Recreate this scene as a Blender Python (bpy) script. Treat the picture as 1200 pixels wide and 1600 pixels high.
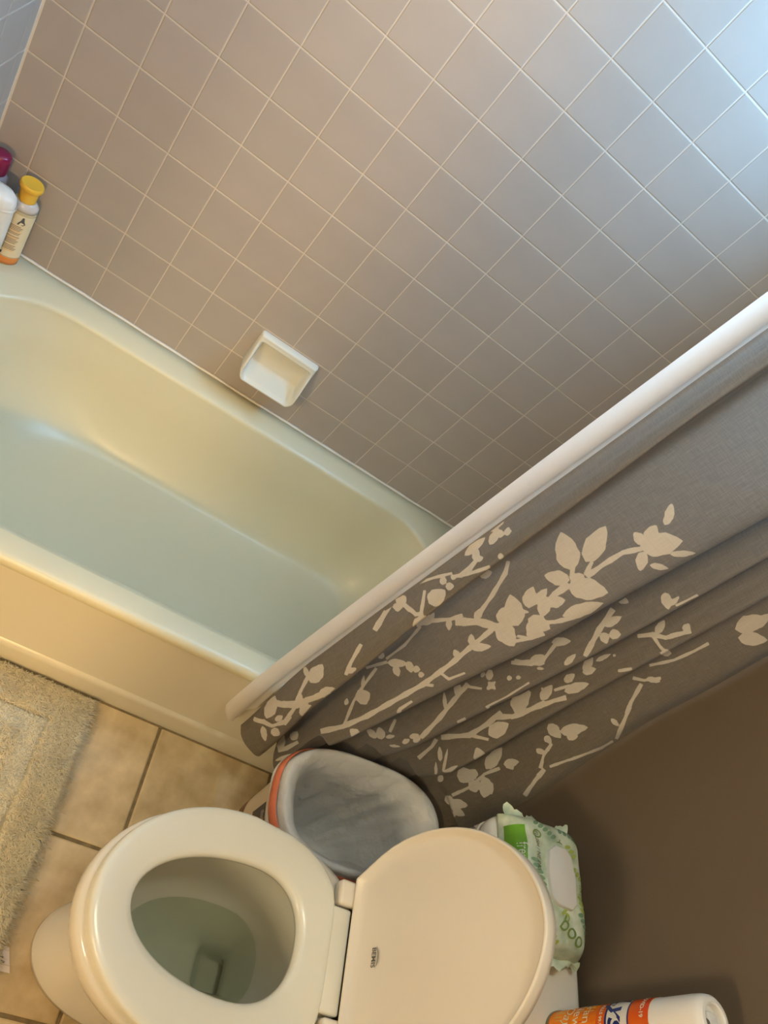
import bpy, bmesh, math, random
import numpy as np
from mathutils import Vector, Matrix
from mathutils.bvhtree import BVHTree

for o in list(bpy.data.objects):
    bpy.data.objects.remove(o, do_unlink=True)
SC = bpy.context.scene
COL = SC.collection
random.seed(4)
RNG = np.random.default_rng(7)
PI = math.pi

# ------------------------------------------------------------------ camera
# solved from the wall tile grid of the photograph (1200 x 1600 pixels)
RC = np.array([[0.79223194, 0.59983916, -0.11207826],
               [0.48585784, -0.50891982, 0.71059325],
               [0.36920281, -0.61740877, -0.6946191]])
FPX = 1189.27
CAM = np.array([0.42367, -1.52080, 1.61488])
AX = np.array([[r[0], -r[2], r[1]] for r in RC])      # right, image-down, forward in world axes
cam_data = bpy.data.cameras.new('camera')
cam_data.sensor_fit = 'VERTICAL'
cam_data.sensor_height = 36.0
cam_data.lens = 36.0 * FPX / 1600.0
cam_data.clip_start = 0.02
cam = bpy.data.objects.new('camera', cam_data)
COL.objects.link(cam)
M = Matrix(((AX[0][0], -AX[1][0], -AX[2][0], CAM[0]),
            (AX[0][1], -AX[1][1], -AX[2][1], CAM[1]),
            (AX[0][2], -AX[1][2], -AX[2][2], CAM[2]),
            (0, 0, 0, 1)))
cam.matrix_world = M
SC.camera = cam


def pix_ray(u, v):
    d = AX[0] * (u - 600) / FPX + AX[1] * (v - 800) / FPX + AX[2]
    return d / np.linalg.norm(d)


# ------------------------------------------------------------------ world and exposure
W = bpy.data.worlds.new('world')
SC.world = W
W.use_nodes = True
W.node_tree.nodes['Background'].inputs[0].default_value = (0.55, 0.66, 0.8, 1)
W.node_tree.nodes['Background'].inputs[1].default_value = 0.3
VS = SC.view_settings
VS.view_transform = 'Standard'
VS.look = 'None'
VS.exposure = -0.08
VS.gamma = 1.0
VS.use_curve_mapping = False
WIN_POWER = 54.0            # daylight in the small frosted window of the alcove
WIN_COL = (0.28, 0.61, 1.0)
BULB_POWER = 1080.0          # warm bulbs of the vanity light on the rear wall
BULB_COL = (1.0, 0.62, 0.25)
SCONCE_POWER = 38.5         # warm wall light on the side wall
SCONCE_COL = (1.0, 0.79, 0.47)
CEIL_POWER = 38.0           # ceiling lamp
CEIL_COL = (1.0, 0.97, 0.72)

# ------------------------------------------------------------------ materials
MATS = {}


def mat(name, col, rough=0.5, noise=None, bump=None, spec=0.5, **kw):
    m = bpy.data.materials.new(name)
    m.use_nodes = True
    nt = m.node_tree
    b = nt.nodes['Principled BSDF']
    b.inputs['Base Color'].default_value = (*col, 1)
    b.inputs['Roughness'].default_value = rough
    b.inputs['Specular IOR Level'].default_value = spec
    for k, v in kw.items():
        b.inputs[k].default_value = v
    tc = nt.nodes.new('ShaderNodeTexCoord')
    if noise:
        sc, amt = noise[0], noise[1]
        det = noise[2] if len(noise) > 2 else 4
        n = nt.nodes.new('ShaderNodeTexNoise')
        n.inputs['Scale'].default_value = sc
        n.inputs['Detail'].default_value = det
        nt.links.new(tc.outputs['Object'], n.inputs['Vector'])
        r = nt.nodes.new('ShaderNodeValToRGB')
        r.color_ramp.elements[0].position = 0.3
        r.color_ramp.elements[1].position = 0.72
        c2 = noise[3] if len(noise) > 3 else tuple(c * (1 - amt) for c in col)
        r.color_ramp.elements[0].color = (*c2, 1)
        r.color_ramp.elements[1].color = (*[min(1, c * (1 + amt * .5)) for c in col], 1)
        nt.links.new(n.outputs['Fac'], r.inputs['Fac'])
        nt.links.new(r.outputs['Color'], b.inputs['Base Color'])
    if bump:
        n2 = nt.nodes.new('ShaderNodeTexNoise')
        n2.inputs['Scale'].default_value = bump[0]
        n2.inputs['Detail'].default_value = 5
        nt.links.new(tc.outputs['Object'], n2.inputs['Vector'])
        bp = nt.nodes.new('ShaderNodeBump')
        bp.inputs['Strength'].default_value = bump[1]
        bp.inputs['Distance'].default_value = bump[2] if len(bump) > 2 else 0.002
        nt.links.new(n2.outputs['Fac'], bp.inputs['Height'])
        nt.links.new(bp.outputs['Normal'], b.inputs['Normal'])
    MATS[name] = m
    return m


def random_tint(m, amt):
    """tile to tile variation of the glaze: brightness varies per object"""
    nt = m.node_tree
    b = nt.nodes['Principled BSDF']
    oi = nt.nodes.new('ShaderNodeObjectInfo')
    mr = nt.nodes.new('ShaderNodeMapRange')
    mr.inputs['To Min'].default_value = 1 - amt
    mr.inputs['To Max'].default_value = 1 + amt
    nt.links.new(oi.outputs['Random'], mr.inputs['Value'])
    mx = nt.nodes.new('ShaderNodeMix')
    mx.data_type = 'RGBA'
    mx.blend_type = 'MULTIPLY'
    mx.inputs[0].default_value = 1
    src = b.inputs['Base Color']
    if src.is_linked:
        nt.links.new(src.links[0].from_socket, mx.inputs[6])
    else:
        mx.inputs[6].default_value = src.default_value
    cc = nt.nodes.new('ShaderNodeCombineColor')
    for i in range(3):
        nt.links.new(mr.outputs[0], cc.inputs[i])
    nt.links.new(cc.outputs[0], mx.inputs[7])
    nt.links.new(mx.outputs[2], b.inputs['Base Color'])


def emit(name, col, power):
    m = bpy.data.materials.new(name)
    m.use_nodes = True
    nt = m.node_tree
    nt.nodes.remove(nt.nodes['Principled BSDF'])
    e = nt.nodes.new('ShaderNodeEmission')
    e.inputs[0].default_value = (*col, 1)
    e.inputs[1].default_value = power
    nt.links.new(e.outputs[0], nt.nodes['Material Output'].inputs[0])
    MATS[name] = m
    return m


mat('wall_tile', (0.42, 0.375, 0.335), 0.42, noise=(9, 0.05, 3), bump=(60, 0.04, 0.001))
random_tint(MATS['wall_tile'], 0.025)
mat('wall_grout', (0.66, 0.60, 0.51), 0.9, bump=(300, 0.3))
mat('floor_tile', (0.62, 0.50, 0.305), 0.42, noise=(17, 0.35, 9, (0.47, 0.355, 0.185)), bump=(45, 0.12, 0.002))
random_tint(MATS['floor_tile'], 0.06)
mat('floor_grout', (0.25, 0.19, 0.10), 0.9, noise=(60, 0.3), bump=(200, 0.4))
mat('paint_brown', (0.145, 0.110, 0.076), 0.75, noise=(6, 0.06), bump=(260, 0.25, 0.0015))
mat('paint_white', (0.72, 0.70, 0.66), 0.8, bump=(200, 0.15))
mat('enamel', (0.68, 0.645, 0.46), 0.32, noise=(3, 0.03), spec=0.5)
mat('apron_enamel', (0.70, 0.665, 0.54), 0.28, noise=(3, 0.03))
mat('caulk', (0.78, 0.74, 0.66), 0.6, bump=(120, 0.2))
mat('porcelain', (0.82, 0.795, 0.72), 0.1, noise=(4, 0.02))
mat('bowl_glaze', (0.66, 0.66, 0.58), 0.12, noise=(5, 0.04))
mat('seat_plastic', (0.82, 0.83, 0.75), 0.2, noise=(4, 0.02))
mat('lid_plastic', (0.85, 0.80, 0.71), 0.26, noise=(4, 0.02))
mat('soap_ceramic', (0.72, 0.71, 0.62), 0.15, noise=(12, 0.03))
mat('chrome', (0.8, 0.8, 0.8), 0.12, Metallic=1.0, noise=(20, 0.02))
mat('dark_gap', (0.03, 0.028, 0.025), 0.8, noise=(20, 0.1))
mat('liner', (0.90, 0.865, 0.80), 0.5, noise=(14, 0.05, 3), bump=(25, 0.1, 0.004))
mat('bin_plastic', (0.74, 0.66, 0.53), 0.4, noise=(6, 0.03))
mat('bin_brown', (0.20, 0.10, 0.055), 0.5, noise=(10, 0.1))
mat('bag', (0.84, 0.87, 0.90), 0.32, noise=(20, 0.05, 3), bump=(22, 0.9, 0.012))
mat('drawstring', (0.82, 0.24, 0.13), 0.45, noise=(40, 0.12))
mat('label_navy', (0.045, 0.045, 0.075), 0.4, noise=(60, 0.2))
mat('label_grey', (0.28, 0.27, 0.29), 0.4, noise=(60, 0.2))
mat('label_orange', (0.75, 0.32, 0.15), 0.4, noise=(60, 0.2))
mat('rug', (0.70, 0.635, 0.46), 0.95, noise=(90, 0.14, 3))
mat('rug_ground', (0.54, 0.48, 0.33), 0.95, noise=(60, 0.2, 3))
mat('tag_paper', (0.85, 0.78, 0.72), 0.7, noise=(40, 0.05))
mat('ink', (0.02, 0.02, 0.025), 0.6, noise=(40, 0.1))
mat('print_grey', (0.10, 0.10, 0.095), 0.5, noise=(40, 0.1))
mat('pack_green', (0.16, 0.42, 0.02), 0.35, noise=(30, 0.3))
mat('print_olive', (0.22, 0.33, 0.10), 0.5, noise=(40, 0.1))
mat('print_lime', (0.42, 0.52, 0.12), 0.5, noise=(40, 0.1))
mat('print_sage', (0.23, 0.40, 0.25), 0.5, noise=(40, 0.1))
mat('print_pale', (0.66, 0.70, 0.60), 0.5, noise=(40, 0.1))
mat('white_plastic', (0.80, 0.80, 0.78), 0.3, noise=(20, 0.03))
mat('can_white', (0.80, 0.79, 0.78), 0.25, noise=(20, 0.03))
mat('can_navy', (0.02, 0.035, 0.20), 0.25, noise=(30, 0.1))
mat('can_red', (0.62, 0.05, 0.015), 0.25, noise=(18, 0.4, 3, (0.75, 0.17, 0.01)))
mat('can_orange', (0.80, 0.27, 0.01), 0.25, noise=(35, 0.5, 2, (0.62, 0.10, 0.008)))
mat('can_metal', (0.32, 0.29, 0.22), 0.3, Metallic=1.0, noise=(20, 0.1))
mat('can_letter', (0.86, 0.75, 0.55), 0.3, noise=(30, 0.05))
mat('cap_white', (0.85, 0.85, 0.84), 0.3, noise=(20, 0.03))
mat('nozzle_grey', (0.16, 0.15, 0.15), 0.4, noise=(20, 0.1))
mat('cap_yellow', (0.85, 0.50, 0.05), 0.35, noise=(20, 0.08))
mat('bottle_clear', (0.80, 0.66, 0.40), 0.12, noise=(10, 0.05), **{'Transmission Weight': 0.25})
mat('bottle_neck', (0.62, 0.58, 0.55), 0.15, noise=(10, 0.05))
mat('label_cream', (0.82, 0.70, 0.46), 0.5, noise=(20, 0.05))
mat('label_amber', (0.85, 0.50, 0.12), 0.5, noise=(20, 0.08))
mat('soap_orange', (0.80, 0.28, 0.06), 0.2, noise=(20, 0.08))
mat('bottle_white', (0.82, 0.80, 0.74), 0.35, noise=(40, 0.03))
mat('cap_magenta', (0.20, 0.008, 0.055), 0.3, noise=(20, 0.1))
mat('bottle_smoke', (0.25, 0.22, 0.24), 0.2, noise=(10, 0.1))
mat('rod_metal', (0.7, 0.7, 0.7), 0.25, Metallic=1.0, noise=(20, 0.03))
mat('door_paint', (0.75, 0.72, 0.66), 0.5, noise=(6, 0.03))
mat('blocker_wood', (0.30, 0.17, 0.08), 0.45, noise=(12, 0.25))
mat('mirror', (0.85, 0.87, 0.87), 0.03, Metallic=1.0, noise=(2, 0.01))
emit('sky_pane', WIN_COL, WIN_POWER)
emit('sconce_glow', SCONCE_COL, SCONCE_POWER)
emit('bulb', BULB_COL, BULB_POWER)
emit('ceiling_glow', CEIL_COL, CEIL_POWER)

# water in the bowl
m = mat('water', (0.62, 0.70, 0.62), 0.03, noise=(6, 0.05), bump=(14, 0.10, 0.004))
nt = m.node_tree
tp = nt.nodes.new('ShaderNodeBsdfTransparent')
tp.inputs[0].default_value = (0.86, 0.90, 0.83, 1)
gl = nt.nodes.new('ShaderNodeBsdfGlossy')
gl.inputs['Roughness'].default_value = 0.03
fr = nt.nodes.new('ShaderNodeFresnel')
fr.inputs['IOR'].default_value = 1.33
ms = nt.nodes.new('ShaderNodeMixShader')
nt.links.new(fr.outputs[0], ms.inputs[0])
nt.links.new(tp.outputs[0], ms.inputs[1])
nt.links.new(gl.outputs[0], ms.inputs[2])
nt.links.new(ms.outputs[0], nt.nodes['Material Output'].inputs[0])


def translucent(m, amt, col):
    nt = m.node_tree
    b = nt.nodes['Principled BSDF']
    tr = nt.nodes.new('ShaderNodeBsdfTranslucent')
    tr.inputs[0].default_value = (*col, 1)
    mx = nt.nodes.new('ShaderNodeMixShader')
    mx.inputs[0].default_value = amt
    nt.links.new(b.outputs[0], mx.inputs[1])
    nt.links.new(tr.outputs[0], mx.inputs[2])
    nt.links.new(mx.outputs[0], nt.nodes['Material Output'].inputs[0])


translucent(MATS['liner'], 0.40, (0.90, 0.88, 0.84))
translucent(MATS['bag'], 0.18, (0.8, 0.8, 0.8))


# ------------------------------------------------------------------ helpers
def link(name, me, m=None, parent=None, smooth=True):
    o = bpy.data.objects.new(name, me)
    COL.objects.link(o)
    if m:
        for mm in (m if isinstance(m, (list, tuple)) else [m]):
            me.materials.append(MATS[mm])
    if smooth and len(me.polygons):
        me.polygons.foreach_set('use_smooth', np.ones(len(me.polygons), dtype=bool))
    if parent:
        o.parent = parent
    return o


def mesh(name, verts, faces, m=None, parent=None, smooth=True):
    me = bpy.data.meshes.new(name)
    me.from_pydata([tuple(map(float, v)) for v in verts], [], faces)
    me.validate()
    me.update()
    return link(name, me, m, parent, smooth)


def bmobj(name, bm, m=None, parent=None, smooth=False):
    bmesh.ops.recalc_face_normals(bm, faces=bm.faces)
    me = bpy.data.meshes.new(name)
    bm.to_mesh(me)
    bm.free()
    return link(name, me, m, parent, smooth)


def rbox(name, lo, hi, m, parent=None, bev=0.003, seg=2, smooth=True):
    bm = bmesh.new()
    bmesh.ops.create_cube(bm, size=1)
    for v in bm.verts:
        v.co = Vector([(lo[i] + hi[i]) / 2 + v.co[i] * (hi[i] - lo[i]) for i in range(3)])
    if bev:
        bmesh.ops.bevel(bm, geom=list(bm.edges), offset=bev, segments=seg, profile=0.5, affect='EDGES')
    o = bmobj(name, bm, m, parent, False)
    if smooth and bev:
        shade_auto(o, 40)
    return o


def shade_auto(o, deg=35):
    me = o.data
    me.polygons.foreach_set('use_smooth', np.ones(len(me.polygons), dtype=bool))
    bm = bmesh.new()
    bm.from_mesh(me)
    lim = math.radians(deg)
    for e in bm.edges:
        if len(e.link_faces) == 2 and e.calc_face_angle(0) > lim:
            e.smooth = False
    bm.to_mesh(me)
    bm.free()


def loft(sections, closed=True, cap0=False, cap1=False):
    """sections: list of equal-length point lists"""
    V, F = [], []
    n = len(sections[0])
    for s in sections:
        V += [tuple(p) for p in s]
    for k in range(len(sections) - 1):
        a, b = k * n, (k + 1) * n
        for i in range(n if closed else n - 1):
            j = (i + 1) % n
            F.append((a + i, a + j, b + j, b + i))
    for flag, k in ((cap0, 0), (cap1, len(sections) - 1)):
        if flag:
            c = np.mean(np.array(sections[k]), axis=0)
            V.append(tuple(c))
            ci = len(V) - 1
            a = k * n
            for i in range(n):
                j = (i + 1) % n
                F.append((a + i, a + j, ci))
    return V, F


def fix_normals(o):
    bm = bmesh.new()
    bm.from_mesh(o.data)
    bmesh.ops.recalc_face_normals(bm, faces=bm.faces)
    bm.to_mesh(o.data)
    bm.free()
    return o


def lofto(name, sections, m, parent=None, closed=True, cap0=False, cap1=False, auto=None):
    V, F = loft(sections, closed, cap0, cap1)
    o = fix_normals(mesh(name, V, F, m, parent))
    if auto:
        shade_auto(o, auto)
    return o


def ring(cx, cy, z, rx, ry, n=32, power=2.0, rot=0.0, ph=0.0):
    out = []
    for i in range(n):
        a = 2 * PI * i / n + ph
        c, s = math.cos(a), math.sin(a)
        x = rx * math.copysign(abs(c) ** (2 / power), c)
        y = ry * math.copysign(abs(s) ** (2 / power), s)
        out.append((cx + x * math.cos(rot) - y * math.sin(rot), cy + x * math.sin(rot) + y * math.cos(rot), z))
    return out


def lathe(name, cx, cy, prof, m, parent=None, n=32, auto=None, ry=1.0, rot=0.0, power=2.0):
    secs = [ring(cx, cy, z, r, r * ry, n, power, rot) for r, z in prof]
    return lofto(name, secs, m, parent, cap0=True, cap1=True, auto=auto)


def tube(name, pts, r, m, parent=None, n=10):
    pts = [Vector(p) for p in pts]
    secs = []
    up = Vector((0, 0, 1))
    for i, p in enumerate(pts):
        t = (pts[min(i + 1, len(pts) - 1)] - pts[max(i - 1, 0)]).normalized()
        a = t.cross(up)
        if a.length < 1e-4:
            a = t.cross(Vector((1, 0, 0)))
        a.normalize()
        b = t.cross(a)
        secs.append([p + (a * math.cos(2 * PI * k / n) + b * math.sin(2 * PI * k / n)) * r for k in range(n)])
    return lofto(name, secs, m, parent, cap0=True, cap1=True)


def tag(o, label=None, cat=None, group=None, kind=None):
    if label:
        o['label'] = label
    if cat:
        o['category'] = cat
    if group:
        o['group'] = group
    if kind:
        o['kind'] = kind
    return o


def thing(name, loc, label, cat, group=None):
    o = bpy.data.objects.new(name, None)
    o.empty_display_size = 0.05
    COL.objects.link(o)
    o.location = loc
    bpy.context.view_layer.update()
    return tag(o, label, cat, group)


def adopt(root):
    """parts are modelled in world coordinates: keep them there under a root that stands at its base"""
    off = Matrix.Translation(-Vector(root.location))
    for c in [x for x in bpy.data.objects if x.parent == root]:
        c.matrix_parent_inverse = off


def text_mesh(s, size, shear=0.0, bold=0.0, sub=0, align='CENTER'):
    cu = bpy.data.curves.new('text', 'FONT')
    cu.body = s
    cu.size = size
    cu.shear = shear
    cu.offset = bold
    cu.align_x = align
    cu.align_y = 'CENTER'
    cu.resolution_u = 4
    o = bpy.data.objects.new('text', cu)
    COL.objects.link(o)
    bpy.context.view_layer.update()
    dg = bpy.context.evaluated_depsgraph_get()
    me = bpy.data.meshes.new_from_object(o.evaluated_get(dg))
    bpy.data.objects.remove(o, do_unlink=True)
    if sub:
        bm = bmesh.new()
        bm.from_mesh(me)
        bmesh.ops.triangulate(bm, faces=bm.faces)
        bmesh.ops.subdivide_edges(bm, edges=bm.edges, cuts=sub, use_grid_fill=False)
        bm.to_mesh(me)
        bm.free()
    return me


def text(name, s, size, fn, m, parent, **kw):
    """lettering laid on a surface: fn maps text-plane (u, v) to a world point"""
    me = text_mesh(s, size, **kw)
    for v in me.vertices:
        v.co = Vector(fn(v.co.x, v.co.y))
    me.name = name
    me.materials.clear()
    return link(name, me, m, parent, smooth=False)


def flat_shape(name, pts, fn, m, parent):
    return mesh(name, [fn(*p) for p in pts], [tuple(range(len(pts)))], m, parent, smooth=False)


# ------------------------------------------------------------------ room dimensions
T = 0.1095                  # wall tile pitch
XL, XR = 0.0, 1.475         # alcove end walls
ZD = 0.352                  # tub deck
YF = -0.727                 # front of the tub rim
X0 = 0.0755                 # x of the first full vertical joint on the back wall
Z0 = 0.889                  # z of one horizontal joint
ROOM_X0, ROOM_Y0, ROOM_H = -0.95, -3.05, 2.44
GROUT = 0.0022
TH = 0.008


def tile_mesh(name, w, h, d, bev, drop, m):
    """tile lying in the local x-z plane, face towards -y, back at y=+d"""
    V = []
    for (ins, y) in ((0, d), (0, drop), (bev, 0)):
        for sx, sz in ((-1, -1), (1, -1), (1, 1), (-1, 1)):
            V.append((sx * (w / 2 - ins), y, sz * (h / 2 - ins)))
    F = []
    for a in (0, 4):
        for i in range(4):
            j = (i + 1) % 4
            F.append((a + i, a + j, a + 4 + j, a + 4 + i))
    F.append((8, 9, 10, 11))
    me = bpy.data.meshes.new(name)
    me.from_pydata(V, [], F)
    me.update()
    me.materials.append(MATS[m])
    return me


def piece(name, me, parent, loc, rot=(0, 0, 0)):
    o = bpy.data.objects.new(name, me)
    COL.objects.link(o)
    o.parent = parent
    o.location = loc
    o.rotation_euler = rot
    return o


def struct(o):
    o['kind'] = 'structure'
    return o


# ------------------------------------------------------------------ walls, floor, ceiling
wall_back = struct(rbox('wall_back', (XL - 0.12, 0.0009, 0), (XR + 0.12, 0.12, ROOM_H), 'wall_grout', None, 0))
wall_left = struct(rbox('wall_left', (XL - 0.12, -0.78, 0), (XL - 0.0009, 0.0009, ROOM_H), 'wall_grout', None, 0))
wall_right = struct(rbox('wall_right', (XR + 0.0022, ROOM_Y0, 0), (XR + 0.12, 0.0022, ROOM_H), 'paint_brown', None, 0))
rbox('wall_face', (XL - 0.12 - 0.002, -0.785, 0), (XL + 0.0001, -0.78, ROOM_H), 'paint_brown', wall_left, 0)
struct(rbox('wall_rear', (ROOM_X0 - 0.12, ROOM_Y0 - 0.12, 0), (XR + 0.12, ROOM_Y0, ROOM_H), 'paint_brown', None, 0))
struct(rbox('wall_side', (ROOM_X0 - 0.12, ROOM_Y0, 0), (ROOM_X0, -0.78, ROOM_H), 'paint_brown', None, 0))
struct(rbox('wall_partition', (ROOM_X0 - 0.12, -0.78, 0), (XL - 0.1225, -0.68, ROOM_H), 'paint_brown', None, 0))
struct(rbox('ceiling', (ROOM_X0 - 0.12, ROOM_Y0 - 0.12, ROOM_H), (XR + 0.12, 0.12, ROOM_H + 0.1), 'paint_white', None, 0))
floor = struct(rbox('floor', (ROOM_X0, ROOM_Y0, -0.06), (XR + 0.0022, 0.0, -0.0035), 'floor_grout', None, 0))

# back wall tiles: every tile is a piece of its own
ROW_TOP = Z0 + 11 * T
tm = tile_mesh('wall_tile', T - GROUT, T - GROUT, TH, 0.0014, 0.0006, 'wall_tile')
wn = X0
tm_n = tile_mesh('wall_tile_cut', wn - GROUT, T - GROUT, TH, 0.0014, 0.0006, 'wall_tile')
wr = XR - (X0 + 12 * T)
last = X0 + 12 * T
tm_r = tile_mesh('wall_tile_edge', (XR - last) - GROUT, T - GROUT, TH, 0.0014, 0.0006, 'wall_tile')
for r in range(16):
    zc = Z0 - 4.5 * T + r * T
    if r == 0:
        zc = Z0 - 4.5 * T
    for c in range(-1, 13):
        if c == -1:
            piece('wall_tile', tm_n, wall_back, (X0 / 2, 0, zc))
        elif c == 12:
            piece('wall_tile', tm_r, wall_back, ((last + XR) / 2, 0, zc))
        else:
            piece('wall_tile', tm, wall_back, (X0 + (c + .5) * T, 0, zc))
# end wall tiles of the alcove (left: face towards +x, right: face towards -x)
for r in range(16):
    zc = Z0 - 4.5 * T + r * T
    for c in range(7):
        yc = -0.034 - (c + .5) * T if c else None
        if c == 0:
            continue
        yc = -0.034 - (c - .5) * T
        if yc - T / 2 < -0.78:
            continue
        piece('wall_tile', tm, wall_left, (0, yc, zc), (0, 0, PI / 2))
        piece('wall_tile', tm, wall_right, (XR, yc, zc), (0, 0, -PI / 2))
me_s = tile_mesh('wall_tile_sliver', 0.034 - GROUT, T - GROUT, TH, 0.0014, 0.0006, 'wall_tile')
for r in range(16):
    zc = Z0 - 4.5 * T + r * T
    piece('wall_tile', me_s, wall_left, (0, -0.017, zc), (0, 0, PI / 2))
    piece('wall_tile', me_s, wall_right, (XR, -0.017, zc), (0, 0, -PI / 2))
# painted wall above the tile and the grout bed behind the right end tiles
rbox('wall_upper', (XL, 0.0, ROW_TOP + 0.002), (XR, 0.0012, ROOM_H), 'paint_white', wall_back, 0)
rbox('grout_bed', (XR + 0.0009, -0.69, ZD - 0.02), (XR + 0.0024, 0.0, ROW_TOP), 'wall_grout', wall_right, 0)
rbox('wall_upper', (XL - 0.0022, -0.78, ROW_TOP + 0.002), (XL, 0.0, ROOM_H), 'paint_white', wall_left, 0)
# thick pale joint in the left corner
rbox('corner_joint', (0.0, -0.0003, ZD), (0.0042, 0.0012, ROW_TOP), 'wall_grout', wall_back, 0)
rbox('corner_joint', (-0.0012, -0.0042, ZD), (0.0003, 0.0, ROW_TOP), 'wall_grout', wall_left, 0)

# floor tiles
FT = 0.2945
fm = tile_mesh('floor_tile', FT - 0.0075, FT - 0.0075, 0.006, 0.003, 0.0015, 'floor_tile')
for i in range(-7, 3):
    for j in range(-1, 8):
        xa, ya = 0.897 + i * FT, -1.009 - (j - .0) * FT
        xc, yc = xa + FT / 2, ya + FT / 2
        if xc - FT / 2 < ROOM_X0 - 0.01 or xc - FT / 2 > XR - 0.05 or yc - FT / 2 < ROOM_Y0 - .01 or ya > -0.5:
            continue
        w = min(FT, XR - xa)
        if w < FT - 0.001:
            mm = bpy.data.meshes.get('floor_tile_cut') or tile_mesh('floor_tile_cut', w - 0.0075, FT - 0.0075, 0.006, 0.003, 0.0015, 'floor_tile')
            piece('floor_tile', mm, floor, (xa + w / 2, yc, 0), (-PI / 2, 0, 0))
        else:
            piece('floor_tile', fm, floor, (xc, yc, 0), (-PI / 2, 0, 0))
rbox('joint_strip', (XL + .002, -0.7292, -0.003), (XR - .013, -0.7247, 0.0009), 'floor_grout', floor, 0)
# baseboard along the painted wall
struct(rbox('baseboard_right', (XR - 0.012, ROOM_Y0, 0.0), (XR + 0.002, -0.735, 0.085), 'door_paint', None, 0.003))

# small frosted window high in the alcove end wall
WY0, WY1, WZ0, WZ1 = -0.62, -0.18, 1.76, 2.20
win = struct(rbox('window_1', (XR - .004, WY0, WZ0), (XR - .0005, WY1, WZ1), 'sky_pane', None, 0))
for lo, hi in (((WY0 - .04, WZ0 - .04), (WY1 + .04, WZ0)), ((WY0 - .04, WZ1), (WY1 + .04, WZ1 + .04)), ((WY0 - .04, WZ0), (WY0, WZ1)), ((WY1, WZ0), (WY1 + .04, WZ1)), (((WY0 + WY1) / 2 - .012, WZ0), ((WY0 + WY1) / 2 + .012, WZ1))):
    rbox('window_frame', (XR - .022, lo[0], lo[1]), (XR, hi[0], hi[1]), 'door_paint', win, .003)


def globe(name, cx, cy, cz, r, m, parent):
    secs = [ring(cx, cy, cz + r * math.sin(a), max(1e-4, r * math.cos(a)), max(1e-4, r * math.cos(a)), 20) for a in np.linspace(-PI / 2, PI / 2, 11)]
    return lofto(name, secs, m, parent)


# vanity light with a warm bulb, behind the camera
VLX, VLZ = 0.56, 1.52
vl = thing('vanity_light', (VLX, ROOM_Y0, VLZ), 'chrome wall light with a round warm bulb on the rear wall', 'lamp')
rbox('back_plate', (VLX - .06, ROOM_Y0, VLZ - .06), (VLX + .06, ROOM_Y0 + 0.03, VLZ + .06), 'chrome', vl, 0.005)
tube('socket', [(VLX, ROOM_Y0 + 0.03, VLZ), (VLX, ROOM_Y0 + 0.07, VLZ)], 0.018, 'chrome', vl, 14)
globe('bulb', VLX, ROOM_Y0 + .115, VLZ, .05, 'bulb', vl)
adopt(vl)
sc_ = thing('wall_sconce', (ROOM_X0, -2.30, 1.30), 'brass wall sconce with a glowing round shade on the side wall', 'lamp')
rbox('back_plate', (ROOM_X0, -2.35, 1.24), (ROOM_X0 + .025, -2.25, 1.36), 'can_metal', sc_, 0.005)
tube('arm', [(ROOM_X0 + .025, -2.30, 1.3), (ROOM_X0 + .07, -2.30, 1.3)], 0.01, 'can_metal', sc_, 12)
globe('shade', ROOM_X0 + .275, -2.30, 1.3, .21, 'sconce_glow', sc_)
adopt(sc_)
# flat round lamp on the ceiling
cl = thing('ceiling_lamp', (.72, -1.10, ROOM_H), 'flat round ceiling lamp with a white ring', 'lamp')
lathe('lamp_ring', .72, -1.10, [(.0, ROOM_H), (.17, ROOM_H), (.17, ROOM_H - .022), (.15, ROOM_H - .03), (.14, ROOM_H - .02), (0, ROOM_H - .018)], 'door_paint', cl, 36, auto=40)
lathe('diffuser', .72, -1.10, [(0, ROOM_H - .0195), (.138, ROOM_H - .0215), (.135, ROOM_H - .03), (.06, ROOM_H - .036), (0, ROOM_H - .037)], 'ceiling_glow', cl, 36)
adopt(cl)
# unseen cabinet added behind the camera to block the vanity light on the right
blocker = thing('blocker_cabinet', (.85, -2.45, 0), 'added brown wooden cabinet, out of view, blocking the vanity light on the right', 'light blocker')
rbox('blocker_body', (.605, -2.68, 0.0), (1.10, -2.28, 2.05), 'blocker_wood', blocker, .004)
for z0, z1 in ((.06, 1.0), (1.01, 2.03)):
    dr = rbox('blocker_door', (.615, -2.278, z0), (1.09, -2.262, z1), 'blocker_wood', blocker, .003)
    tube('blocker_handle', [(.66, -2.25, (z0 + z1) / 2 - .05), (.66, -2.25, (z0 + z1) / 2 + .05)], .006, 'chrome', dr, 10)
adopt(blocker)


# ------------------------------------------------------------------ bathtub
def rrect(x0, x1, y0, y1, rad, z, nc=8, ns=10):
    """closed outline, counter-clockwise from the left end; rad = radii of (left-front, right-front, right-back, left-back)"""
    cs = [(x0, y0, PI), (x1, y0, 1.5 * PI), (x1, y1, 0), (x0, y1, .5 * PI)]
    out = []
    sg = [(1, 1), (-1, 1), (-1, -1), (1, -1)]
    ends = []
    for k, (cx, cy, a0) in enumerate(cs):
        rx, ry = rad[k] if isinstance(rad[k], tuple) else (rad[k], rad[k])
        ox, oy = cx + sg[k][0] * rx, cy + sg[k][1] * ry
        ends.append([(ox + rx * math.cos(a0 + .5 * PI * i / nc), oy + ry * math.sin(a0 + .5 * PI * i / nc), z) for i in range(nc + 1)])
    for k in range(4):
        out += ends[k]
        a, b = ends[k][-1], ends[(k + 1) % 4][0]
        out += [tuple(a[d] + (b[d] - a[d]) * i / ns for d in range(3)) for i in range(1, ns)]
    return out


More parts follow.
